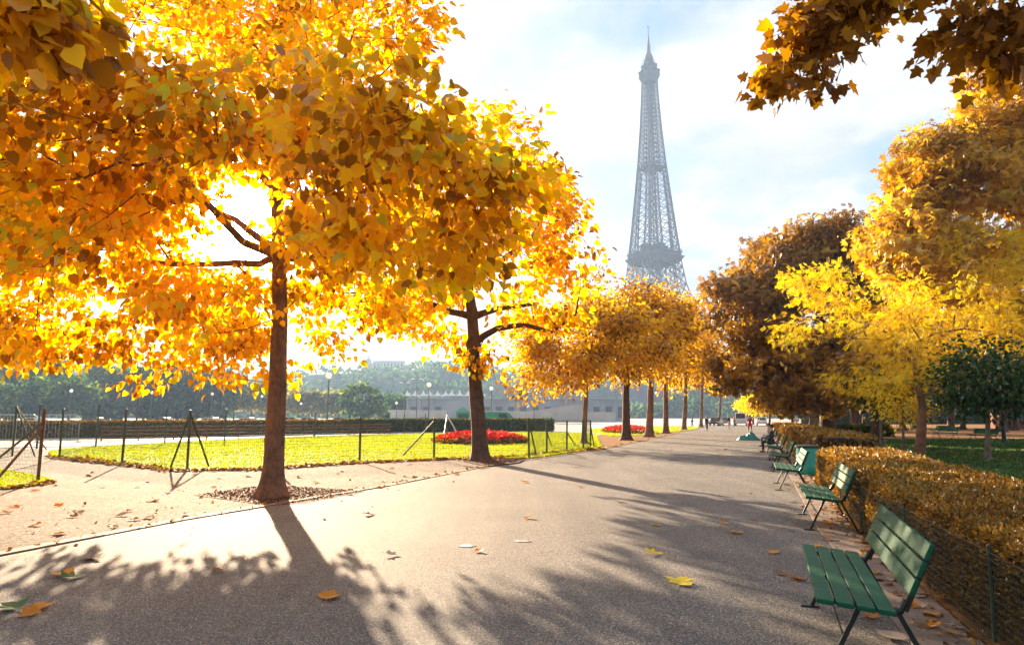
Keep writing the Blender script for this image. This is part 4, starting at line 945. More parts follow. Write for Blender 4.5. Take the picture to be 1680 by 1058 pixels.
gl = [(307, 845), (218, 853), (198, 846), (185, 865), (240, 850), (272, 811), (290, 795), (152, 775), (145, 782), (240, 793), (225, 799), (360, 785), (365, 779), (95, 830), (130, 842), (118, 848), (208, 839), (25, 832), (8, 842), (57, 862), (95, 876),
      (270, 765), (490, 783), (520, 792), (555, 778), (560, 774), (628, 790), (664, 782), (682, 784), (642, 768), (488, 771), (90, 797), (60, 805), (350, 800), (410, 782), (250, 822), (170, 800), (320, 778), (440, 800), (575, 812), (625, 800), (693, 770)]
for px, py in gl: fallen(px, py, random.uniform(.13, .22), random.choice(['brown', 'brown', 'orange', 'orange', 'pale']), 'dry fallen leaf scattered on the gravel pavement left of the kerb', 'leaves scattered on the gravel pavement', z=.004)
hg = off(hl, -.25)
for i in range(60):
    t = random.random() ** 1.5; k = random.choice([1, 1, 2]); p = hg[k].lerp(hg[min(k + 1, 3)], t) + Vector((random.gauss(-.05, .22), random.gauss(0, .2), 0))
    o = fallen(900 + i, 900, random.uniform(.08, .16), random.choice(['orange', 'brown', 'orange', 'pale']), 'dry fallen leaf in the strip between benches and hedge', 'leaves gathered at the foot of the hedge', z=.016); o.location.x = p.x; o.location.y = p.y
for i in range(55):
    px = random.uniform(560, 1250); py = 700 + 70 * random.random() ** .7
    g = G(px, py)
    if px > 985 and py > 745: continue
    fallen(px, py, random.uniform(.14, .22), random.choice(['brown', 'brown', 'orange']), 'small brown fallen leaf far along the promenade or on the far lawn', 'far scattered leaves', z=.035 if py < 752 and px < 985 else .01)
for i in range(24):
    px = random.uniform(100, 860); py = random.uniform(728, 760)
    if not in_poly(np.array([[G(px, py).x, G(px, py).y]]), bigl)[0]: continue
    fallen(px, py, random.uniform(.12, .2), random.choice(['brown', 'orange']), 'brown leaf lying on the sunlit lawn', 'leaves on the sunlit lawn', z=.07)
for px, py, lab in [(858, 887, 'round iron survey cover in the path, right of the white one'), (765, 895, 'round white painted survey cover in the path')]:
    b = MB(); b.lathe([(.085, 0), (.085, .004), (.08, .007), (.0, .007)], 24); o = b.build('survey_cover', M['white'] if px < 800 else M['steel']); o.location = G(px, py); tag(o, lab, 'cover')
    b = MB(); n = 24
    for k in range(n):
        a = 2 * math.pi * k / n; a2 = 2 * math.pi * (k + 1) / n
        b.bar((math.cos(a) * .11, math.sin(a) * .11, .004), (math.cos(a2) * .11, math.sin(a2) * .11, .004), .015, .008)
    b.build('rim', M['stone'], o)

# ------------------------------------------------------------------ the iron tower
def tower():
    cx, cy = 121.5, 586.0; z0 = 23.0
    root = empty('lattice_tower', (cx, cy, 0), R(24), 'tall pale grey iron lattice tower fading in the haze above the trees', 'tower')
    ZT = [0, 30, 57, 85, 112, 140, 170, 200, 230, 262, 277]; WT = [62, 44, 28, 18.8, 15.4, 12.9, 10.4, 8.1, 6.3, 4.9, 4.5]
    TB = 1.65
    w = lambda z: float(np.interp(z, ZT, WT)); lw = lambda z: float(np.interp(z, [0, 57, 116, 150, 185], [25, 15, 8.2, 5.6, 4.6]))
    Z = lambda x, y, z: (x, y, z + z0)
    # four battered legs of the lower part
    lv = [0, 10, 20, 30, 40, 49, 57, 64, 72, 80, 88, 96, 103, 110, 116]
    for sx in (-1, 1):
        for sy in (-1, 1):
            b = MB()
            def c4(z):
                o = w(z); i = o - lw(z); return [Vector(Z(sx * p, sy * q, z)) for p, q in ((o, o), (i, o), (i, i), (o, i))]
            for a, c in zip(lv[:-1], lv[1:]):
                A, C = c4(a), c4(c); t = 1.5 if a < 57 else 1.0
                for k in range(4):
                    k2 = (k + 1) % 4
                    b.bar(A[k], C[k], t * .9); b.bar(A[k], C[k2], t * .5); b.bar(A[k2], C[k], t * .5); b.bar(C[k], C[k2], t * .55)
                    m1 = A[k].lerp(A[k2], .5); m2 = C[k].lerp(C[k2], .5); b.bar(m1, m2, t * .35)
            A = c4(0)
            b.box(Z(sx * (w(0) - 12.5), sy * (w(0) - 12.5), -11.5), (27, 27, 23), taper=.95)
            b.build('leg', M['tower'], root)
    # platforms
    def plat(z, hw, th, over, name='platform'):
        b = MB(); b.lathe_sq = None
        b.box(Z(0, 0, z + th / 2), (2 * hw, 2 * hw, th)); b.box(Z(0, 0, z + th + over * .3), (2 * hw + over, 2 * hw + over, over * .5)); b.box(Z(0, 0, z - th * .3), (2 * hw - over, 2 * hw - over, th * .55))
        n = int(hw * 1.2)
        for k in range(n + 1):
            q = -hw + 2 * hw * k / n
            for s in (-1, 1): b.bar(Z(q, s * hw, z + th), Z(q, s * hw, z + th + 2.6), .35); b.bar(Z(s * hw, q, z + th), Z(s * hw, q, z + th + 2.6), .35)
        for s in (-1, 1): b.bar(Z(-hw, s * hw, z + th + 2.6), Z(hw, s * hw, z + th + 2.6), .4); b.bar(Z(s * hw, -hw, z + th + 2.6), Z(s * hw, hw, z + th + 2.6), .4)
        b.build(name, M['tower'], root)
    plat(54, 31, 5, 2.2); plat(112.5, 16.2, 2.6, 1.6)
    b = MB()
    # flared cornice under the second platform, then pavilions on it
    v = [Vector(Z(sx * q, sy * q, z)) for q, z in ((14.6, 106), (18.2, 112)) for sx, sy in ((-1, -1), (1, -1), (1, 1), (-1, 1))]
    b.add(v, [(0, 1, 5, 4), (1, 2, 6, 5), (2, 3, 7, 6), (3, 0, 4, 7), (4, 5, 6, 7), (3, 2, 1, 0)])
    for sx, sy in ((-1, 0), (1, 0), (0, 1), (0, -1)): b.box(Z(sx * 8, sy * 8, 119.5), (7, 7, 5)); b.box(Z(sx * 8, sy * 8, 122.4), (8, 8, .7))
    b.build('pavilion', M['tower'], root)
    # upper shaft
    b = MB(); z = 116.0; lvl = [z]
    while z < 276: z += max(3.9, w(z) * .56); lvl.append(min(z, 276))
    def ring(z, f): q = w(z) * f; return [Vector(Z(sx * q, sy * q, z)) for sx, sy in ((-1, -1), (1, -1), (1, 1), (-1, 1))]
    for a, c in zip(lvl[:-1], lvl[1:]):
        A, C = ring(a, 1), ring(c, 1); t = TB * float(np.interp(a, [116, 276], [.72, .42]))
        ia = max(0.0, 1 - lw(a) / w(a)); ic = max(0.0, 1 - lw(c) / w(c))
        for k in range(4):
            k2 = (k + 1) % 4; b.bar(A[k], C[k], t * 1.5); b.bar(C[k], C[k2], t * (.55 if a > 185 else .4))
            f1 = (1 - ia) / 2; f2 = (1 - ic) / 2
            if a < 186:   # each corner keeps its own lattice leg
                for p, q in ((A[k], C[k]), (A[k2], C[k2])):
                    oa = A[k2] if p is A[k] else A[k]; oc = C[k2] if q is C[k] else C[k]
                    pi = p.lerp(oa, f1); qi = q.lerp(oc, f2)
                    b.bar(pi, qi, t * .9); b.bar(p, qi, t * .5); b.bar(pi, q, t * .5); b.bar(q, qi, t * .5)
                b.bar(A[k].lerp(A[k2], f1), C[k].lerp(C[k2], 1 - f2), t * .28); b.bar(A[k].lerp(A[k2], 1 - f1), C[k].lerp(C[k2], f2), t * .28)
            else:
                m1 = A[k].lerp(A[k2], .5); m2 = C[k].lerp(C[k2], .5); b.bar(m1, m2, t * .9)
                for p, q, r_, s_ in ((A[k], m2, m1, C[k]), (m1, C[k2], A[k2], m2)): b.bar(p, q, t * .55); b.bar(r_, s_, t * .55)
    b.build('shaft', M['tower'], root)
    b = MB()
    for sx, sy in ((-1, -1), (1, -1), (1, 1), (-1, 1)): b.bar(Z(sx * 1.7, sy * 1.7, 118), Z(sx * 1.5, sy * 1.5, 274), .5)
    zz = 118
    while zz < 272:
        for k, (p, q) in enumerate((((-1, -1), (1, 1)), ((1, -1), (-1, 1)))): b.bar(Z(p[0] * 1.7, p[1] * 1.7, zz), Z(q[0] * 1.7, q[1] * 1.7, zz + 5), .4)
        zz += 5
    b.build('lift_shaft', M['tower'], root)
    plat(191, 8.9, .8, .5)
    # top cabin, dome and mast
    b = MB()
    v = [Vector(Z(sx * q, sy * q, z)) for q, z in ((4.6, 270), (6.9, 276)) for sx, sy in ((-1, -1), (1, -1), (1, 1), (-1, 1))]
    b.add(v, [(0, 1, 5, 4), (1, 2, 6, 5), (2, 3, 7, 6), (3, 0, 4, 7), (4, 5, 6, 7)])
    b.box(Z(0, 0, 278), (13, 13, 4)); b.box(Z(0, 0, 280.6), (14.2, 14.2, .8)); b.box(Z(0, 0, 283.4), (10, 10, 5)); b.box(Z(0, 0, 286.2), (11, 11, .6)); b.box(Z(0, 0, 288.4), (7, 7, 4), taper=.8)
    for k in range(8):
        a = k * math.pi / 4; b.bar(Z(5.2 * math.cos(a), 5.2 * math.sin(a), 286), Z(5.5 * math.cos(a), 5.5 * math.sin(a), 291.5 + (k % 3)), .35)
    b.build('top_cabin', M['tower'], root)
    b = MB(); b.lathe([(4.2, 291 + z0), (4.0, 293 + z0), (3.0, 296 + z0), (1.9, 298 + z0), (1.6, 300 + z0), (1.5, 306 + z0), (.9, 307 + z0), (.8, 313 + z0), (.35, 314 + z0), (.3, 324 + z0), (.05, 325 + z0)], 12)
    b.bar(Z(-1.6, 0, 322.5), Z(1.6, 0, 322.5), .4); b.bar(Z(-2.4, 0, 301), Z(2.4, 0, 301), .5); b.build('antenna', M['tower'], root)
tower()

# ------------------------------------------------------------------ far hills, wood, trees
sky_px = [-1400, -500, -100, 0, 70, 150, 300, 420, 480, 520, 600, 660, 700, 770, 820, 880, 1000, 1300, 1900]
sky_py = [600, 598, 592, 596, 590, 604, 604, 612, 614, 602, 603, 600, 592, 594, 603, 610, 616, 622, 626]
def ridge_h(px): return float(np.interp(px, sky_px, sky_py))
b = MB(); vs = []; fs = []; NX, NY = 120, 14
for j in range(NY):
    D = 430 + j * 34
    for i in range(NX):
        px = -1400 + i * 3300 / (NX - 1); x = (px - CX) / F * D / math.cos(TH) ; t = j / (NY - 1)
        hz = (682 - ridge_h(px)) * D / F * math.sin(min(1, t * 1.25) * math.pi / 2) - 7
        vs.append((x, D, max(-2.0, hz) if j else -3.0))
for j in range(NY - 1):
    for i in range(NX - 1): fs.append((j * NX + i, j * NX + i + 1, (j + 1) * NX + i + 1, (j + 1) * NX + i))
b.add(vs, fs); M['hill'] = simple('wooded hill', (0.035, 0.06, 0.04), (0.025, 0.045, 0.03), 1.0, spec=0.0, scale=.05); o = b.build('hill', M['hill'], smooth=True); tag(o, kind='structure')
def wood():
    n = 30000; nc = 900
    j = rng.uniform(0, 1, nc); D = 440 + j * 420; px = rng.uniform(-1000, 1500, nc); x = (px - CX) / F * D
    hh = np.array([(682 - ridge_h(p)) for p in px]) * D / F; z = hh * np.sin(np.minimum(1, j * 1.2) * math.pi / 2) - 6
    z = np.maximum(z, 1); r = rng.uniform(6, 13, nc); k = rng.integers(0, nc, n)
    d = rng.normal(size=(n, 3)); d[:, 2] = np.abs(d[:, 2]); d[:, 1] = -np.abs(d[:, 1]) * .8 + .2 * d[:, 1]; d /= np.linalg.norm(d, axis=1, keepdims=True)
    pos = np.stack([x, D, z], 1)[k] + d * (r * np.array([1]))[k][:, None] * np.array([1, 1, .62]) * rng.uniform(.85, 1.08, n)[:, None]
    tone = rng.normal(.4, .2, nc)[k]
    tag(mesh_obj('distant_wood', leaves_mesh('distant_wood', pos, d + rng.normal(0, .5, (n, 3)), 3.4 * rng.uniform(.6, 1.3, n), 'heart', np.clip(tone + rng.normal(0, .12, n), 0, .78), .9), M['leaf_park']), kind='stuff')
wood()
GA = 'big dark green trees beyond the esplanade'
for k, (px, top, hw, lab) in enumerate([(-60, 585, 70, 'dark green tree at the left edge of the far tree mass'), (20, 592, 55, 'dark green tree behind the rim lit one at far left'), (70, 578, 60, 'tallest dark tree of the far left group, crown against the white sky'), (165, 590, 60, 'dark green tree hidden partly by hanging golden leaves'),
        (235, 590, 55, 'dark green tree directly behind the big globe lamp'), (290, 588, 55, 'round dark tree right of the big globe lamp'), (340, 592, 45, 'dark tree at the right end of the far left mass')]):
    small_tree('park_tree', px, 689.5, top, hw, 690, M['leaf_park'], 2600, 2.0, 'heart', M['bark_dark'], .5, lab, GA, spray=2.0, nc=70, tonebias=0.0)
GB = 'smaller trees along the far side of the esplanade'
for px, py, top, hw, lm, lab in [(35, 691, 606, 62, 'leaf_park', 'rim lit green tree low at the far left edge'), (112, 691, 612, 52, 'leaf_park', 'rim lit green tree behind the small globe lamp at left'), (596, 690, 622, 42, 'leaf_park', 'round dark green tree standing alone in the middle of the esplanade'), (650, 689, 642, 28, 'leaf_park', 'low green tree just right of the round lone tree'),
        (200, 689, 650, 30, 'leaf_olive', 'small pale tree at the foot of the dark mass'), (383, 689, 616, 26, 'leaf_olive', 'olive tree left of the nearest trunk, beyond the esplanade'), (412, 689, 618, 24, 'leaf_olive', 'second olive tree left of the nearest trunk'), (436, 689, 626, 22, 'leaf_olive', 'olive tree touching the edge of the nearest trunk'),
        (488, 689, 640, 20, 'leaf_olive', 'first pale olive tree right of the nearest trunk'), (512, 689, 640, 20, 'leaf_olive', 'second pale olive tree right of the nearest trunk'), (536, 689, 641, 20, 'leaf_olive', 'pale olive tree behind the tall globe lamp'), (556, 689, 641, 18, 'leaf_olive', 'pale olive tree left of the round lone tree'), (320, 689, 645, 22, 'leaf_olive', 'small tree with bare reddish crown under the dark mass')]:
    small_tree('park_tree', px, py, top, hw, 686 if lm == 'leaf_park' else 676, M[lm], 1500, 1.15, 'heart', M['bark_dark'], .3, lab, GB, spray=1.2, nc=50)

# ------------------------------------------------------------------ lamps
def lamp(px, D, globe_py, gr, label, arms=0):
    g = P(px, 690, D); base = Vector((g.x, D, 0)); zt = P(px, globe_py, D).z
    root = empty('street_lamp', base, 0, label, 'lamp', 'globe street lamps round the esplanade')
    b = MB(); b.lathe([(.16, 0), (.16, .5), (.11, .6), (.085, 1.2), (.06, zt - gr - .35), (.09, zt - gr - .3), (.09, zt - gr - .2), (.05, zt - gr - .15), (.07, zt - gr + .02)], 12); b.build('post', M['lamp_post'], root, smooth=False)
    if arms:
        b = MB(); b.bar((-.9, 0, zt), (.9, 0, zt), .06); b.build('arm', M['lamp_post'], root)
        for s in (-1, 1): MB().box((s * .75, 0, zt - .06), (.7, .3, .12)).build('lamp_head', M['lamp_glass'], root)
    else:
        MB().ball((0, 0, zt), gr, 16, 10).build('globe', M['lamp_glass'], root, smooth=True)
        b = MB(); b.lathe([(gr * .35, zt + gr * .93), (gr * .3, zt + gr * 1.05), (.0, zt + gr * 1.15)], 12); b.build('cap', M['lamp_post'], root)
for a in [(224, 58, 595, .37, 'largest globe lamp, on a tall post at the left beyond the hedge'), (537, 76, 616, .36, 'tall globe lamp right of the nearest trunk'), (703, 95, 631, .33, 'globe lamp left of the dark trunked tree'), (806, 108, 637, .30, 'globe lamp right of the dark trunked tree'),
          (113, 118, 641, .28, 'small globe lamp at far left in front of the rim lit tree'), (246, 130, 644, .27, 'small globe lamp just right of the largest lamp'), (346, 140, 646, .27, 'small globe lamp midway between the largest lamp and the nearest trunk'), (428, 148, 650, .27, 'small globe lamp close to the left side of the nearest trunk'), (650, 150, 661, .27, 'small globe lamp in front of the low green tree'), (493, 150, 662, .25, 'small low globe lamp right of the nearest trunk'),
          (683, 130, 621, .2, 'tall two headed lamp behind the white tents', 1), (663, 150, 627, .2, 'tall slim two headed lamp left of the white tents', 1), (876, 118, 642, .2, 'two headed lamp beside the pale ramp wall', 1)]: lamp(*a)

# ------------------------------------------------------------------ terraces, tents, buildings far off
def quadwall(name, pts, D, thick, mat, label, cat='wall', group=None):
    """upright wall seen from the front: pts are (px,py) corners at distance D"""
    w_ = [P(px, py, D) for px, py in pts]; base = Vector((w_[0].x, D, 0)); n = len(pts); b = MB()
    f = [v - base for v in w_]; bk = [v + Vector((0, thick, 0)) for v in f]
    b.add(f + bk, [tuple(range(n)), tuple(range(2 * n - 1, n - 1, -1))] + [(i, n + i, n + (i + 1) % n, (i + 1) % n) for i in range(n)])
    o = b.build(name, mat); o.location = base; return tag(o, label, cat, group)
tw = quadwall('terrace_wall', [(668, 692), (1030, 692), (1030, 655), (668, 655)], 215, 8, M['stone_grey'], 'long grey terrace wall below the row of white tents')
b = MB(); b2_ = MB(); wd = (1030 - 668) * 215 / F / math.cos(TH); ht = P(668, 655, 215).z
for k in range(19):
    x = wd * (k + .02) / 18.4; b.box((x, -.25, ht / 2 + .1), (.7, .5, ht + .2))
    if k < 18: b2_.box((x + wd / 37, -.03, ht * .42), (wd / 18.4 * .5, .08, ht * .5))  # flat dark panels on the wall face, painting the shade of openings
b.box((wd / 2, -.4, ht + .25), (wd + .6, 1.0, .35)); b.build('pillars', M['stone_grey'], tw); M['recess_shade'] = simple('recess grey', (.16, .17, .18), None, .9); b2_.build('opening_shade', M['recess_shade'], tw)
quadwall('retaining_wall', [(640, 692), (1010, 692), (1010, 676), (640, 672)], 185, 4, M['stone'], 'low pale wall along the foot of the grey terrace', 'wall')
quadwall('ramp_wall', [(812, 692), (962, 692), (962, 664), (940, 664), (816, 682)], 150, 5, M['stone'], 'pale stone ramp wall rising to the right behind the hedge')
quadwall('stair_wall', [(732, 690), (782, 690), (782, 655), (732, 657)], 178, 4, M['stone_grey'], 'square grey wall block left of the dark trunked tree')
proto = None
TL = 'white pointed tents on the grey terrace'
for k in range(11):
    px = 668 + k * 12.2 + (k % 3); D = 216
    c = P(px, 654, D); s = 13 * D / F / 2
    if proto is None:
        proto = empty('market_tent', c, 0, 'white pointed market tent in the row on top of the grey terrace wall', 'tent', TL)
        b = MB(); v = [(-s, -s, .9), (s, -s, .9), (s, s, .9), (-s, s, .9), (-s * .3, -s * .3, 1.6), (s * .3, -s * .3, 1.6), (s * .3, s * .3, 1.6), (-s * .3, s * .3, 1.6), (0, 0, 2.6)]
        b.add(v, [(0, 1, 5, 4), (1, 2, 6, 5), (2, 3, 7, 6), (3, 0, 4, 7), (4, 5, 8), (5, 6, 8), (6, 7, 8), (7, 4, 8)]); b.build('canopy', M['white'], proto)
        for sx in (-1, 1):
            for sy in (-1, 1): MB().bar((sx * s * .95, sy * s * .95, 0), (sx * s * .95, sy * s * .95, .9), .08).build('pole', M['steel'], proto)
    else:
        t = copy_tree(proto); t.location = c
def building(px0, px1, pyt, D, label, roof=None, mat='stone', cols=8, rows=3, base=None, depth=14):
    a = P(px0, pyt, D); c = P(px1, pyt, D); zb = base if base is not None else 0; root = empty('building', ((a.x + c.x) / 2, D + depth / 2, zb), 0, label, 'building'); w_ = c.x - a.x; h = a.z - zb
    MB().box((0, 0, h / 2), (w_, depth, h)).build('wall', M[mat], root)
    MB().box((0, 0, h + .5), (w_ + 1, depth + 1, 1.0)).build('roof', M['stone_grey'], root)
    for r in range(rows):
        for k in range(cols):
            x = -w_ / 2 + w_ * (k + .5) / cols; z = h * (r + .55) / rows
            MB().box((x, -depth / 2 - .02, z), (w_ / cols * .45, .12, h / rows * .55)).build('window', M['glass'], root)
    if roof:
        b = MB(); b.lathe(roof, 12, (0, 0, h + .9)); b.build('spire', M['stone_grey'], root)
building(612, 662, 593, 880, 'long flat roofed building on the hazy skyline', cols=9, rows=2, base=40)
building(596, 610, 597, 880, 'small building with a pointed spire on the hazy skyline', roof=[(5, 0), (4.5, 3), (2, 6), (.8, 8), (.1, 14)], cols=2, rows=2, base=40, depth=10)
building(1196, 1330, 652, 640, 'grey building closing the far end of the promenade', mat='stone_grey', cols=16, rows=3)

# ------------------------------------------------------------------ vehicles
def car(px, py, rz, body, label, kind='car', group='vehicles parked beyond the park', D=None):
    g = G(px, py) if D is None else Vector((P(px, 690, D).x, D, 0)); van = kind == 'van'
    root = empty('parked_' + kind, g, R(rz), label, kind, group)
    Lc, W, Hh = (5.2, 1.95, 2.2) if van else (4.3, 1.72, 1.42)
    if van: side = [(-2.6, .35), (2.6, .35), (2.6, 1.05), (2.35, 1.2), (1.65, 2.05), (1.3, 2.2), (-2.5, 2.2), (-2.6, 2.0)]
    else: side = [(-2.15, .30), (2.15, .30), (2.15, .62), (2.0, .74), (1.1, .88), (.45, 1.38), (.1, 1.42), (-1.0, 1.40), (-1.75, 1.0), (-2.1, .92)]
    b = MB(); n = len(side); v = [(x, s * W / 2 * (1 if z < .95 else .86), z) for s in (-1, 1) for x, z in side]
    b.add(v, [tuple(range(n)), tuple(range(2 * n - 1, n - 1, -1))] + [(i, n + i, n + (i + 1) % n, (i + 1) % n) for i in range(n)]); b.build('body', body, root, bevel=.05)
    b = MB(); ws = [(1.05, 1.15), (1.55, 1.15), (1.25, 1.95), (.2, 1.95), (.2, 1.15)] if van else [(.95, .92), (.42, 1.32), (-.95, 1.33), (-1.5, 1.0)]
    for s in (-1, 1):
        v = [(x, s * (W / 2 * (.93 if z < 1 else .87) + .012), z) for x, z in ws]; v += [(x, y - s * .02, z) for x, y, z in v]; m = len(ws)
        b.add(v, [tuple(range(m)) if s < 0 else tuple(range(m - 1, -1, -1)), tuple(range(2 * m - 1, m - 1, -1)) if s < 0 else tuple(range(m, 2 * m))])
    fx = [(1.69, 2.02), (2.33, 1.24)] if van else [(.50, 1.35), (1.08, .92)]
    b.bar((fx[0][0] + .02, 0, fx[0][1]), (fx[1][0] + .02, 0, fx[1][1]), W * .76, .03, up=(0, 0, 1))
    b.build('window', M['glass'], root)
    for x in (-Lc * .31, Lc * .31):
        for s in (-1, 1):
            w_ = MB(); w_.tube([(x, s * (W / 2 - .18), .32), (x, s * (W / 2 + .01), .32)], .32, 18); wo = w_.build('wheel', M['tyre'], root)
            r_ = MB(); r_.tube([(x, s * (W / 2 + .01), .32), (x, s * (W / 2 + .025), .32)], .19, 12); r_.build('rim', M['steel'], wo)
    for s in (-1, 1): MB().box((Lc / 2 + .005, s * W * .36, .62), (.03, .3, .13)).build('headlight', M['lamp_glass'], root)
    return root
for a in [(1216, 698, 250, M['car_white'], 'white van parked at the far end of the promenade behind the red dressed person', 'van'), (1250, 697.5, 250, M['car_white'], 'white car at the far end, right of the standing person in red'),
          (1190, 697, 250, M['car_grey'], 'grey car at the far end of the promenade, left of the white van'), (1176, 698, 240, M['car_dark'], 'dark car behind the last trees of the left row')]: car(*a)
for px, D, rz, mt, lab in [(482, 92, 5, 'car_dark', 'dark car just right of the nearest trunk beyond the hedge'), (510, 96, -8, 'car_grey', 'grey car second from the nearest trunk'), (562, 98, 12, 'car_dark', 'dark car right of the tall globe lamp'), (350, 100, 0, 'car_white', 'white car below the middle small globe lamp'), (410, 96, 0, 'car_white', 'white car left of the nearest trunk'), (270, 104, 4, 'car_grey', 'grey car right of the largest globe lamp'), (700, 110, 0, 'car_dark', 'dark car at the foot of the lamp near the tents'), (60, 100, 0, 'car_white', 'white car at far left behind the barrier'), (160, 108, 0, 'car_grey', 'grey car between barrier and largest globe lamp')]:
    car(px, 0, rz, M[mt], lab, 'car', 'cars on the esplanade', D=D)
car(816, 0, 0, M['green_paint'], 'dark green delivery van right of the dark trunked tree', 'van', D=100)
root = empty('market_stall', Vector((P(760, 690, 118).x, 118, 0)), 0, 'green roofed stall left of the dark trunked tree', 'stall')
MB().box((0, 0, 1.2), (2.2, 2.0, 2.1)).build('body', M['green_paint'], root)
b = MB(); b.add([(-1.4, -1.4, 2.3), (1.4, -1.4, 2.3), (1.4, 1.4, 2.3), (-1.4, 1.4, 2.3), (0, 0, 3.1)], [(0, 1, 4), (1, 2, 4), (2, 3, 4), (3, 0, 4), (3, 2, 1, 0)]); b.build('roof', M['green_paint'], root)
MB().box((0, -1.02, 1.5), (1.6, .06, .8)).build('counter_opening', M['glass'], root)

# kiosk and park lamp at right
g = G(1665, 703); root = empty('brick_kiosk', g, R(-8), 'red brick kiosk in the shade at the right edge', 'kiosk')
MB().box((0, 0, 1.5), (4.2, 3.4, 3.0)).build('wall', M['brick'], root)
MB().box((0, 0, 3.12), (4.9, 4.1, .22)).build('roof', M['stone_grey'], root)
MB().box((.3, -1.72, 1.6), (1.9, .08, 1.3)).build('window', M['glass'], root)
MB().box((-1.5, -1.72, 1.1), (.8, .07, 2.1)).build('door', M['bark_dark'], root)
MB().box((-2.3, -1.9, 1.55), (.22, .22, 3.05)).build('column', M['stone'], root)
g = G(1648, 727); root = empty('park_lamp', g, 0, 'dark cast iron park lamp post on the shaded path at right', 'lamp')
b = MB(); b.lathe([(.20, 0), (.20, .12), (.12, .3), (.10, .9), (.06, 1.0), (.045, 2.9), (.07, 2.95), (.04, 3.0)], 14); b.build('post', M['iron'], root)
b = MB(); b.lathe([(.09, 3.02), (.17, 3.42), (.16, 3.44), (.02, 3.44)], 6); b.build('lantern', M['lamp_glass'], root)
b = MB(); b.lathe([(.20, 3.445), (.15, 3.52), (.04, 3.62), (.01, 3.70)], 6); b.build('cap', M['iron'], root)

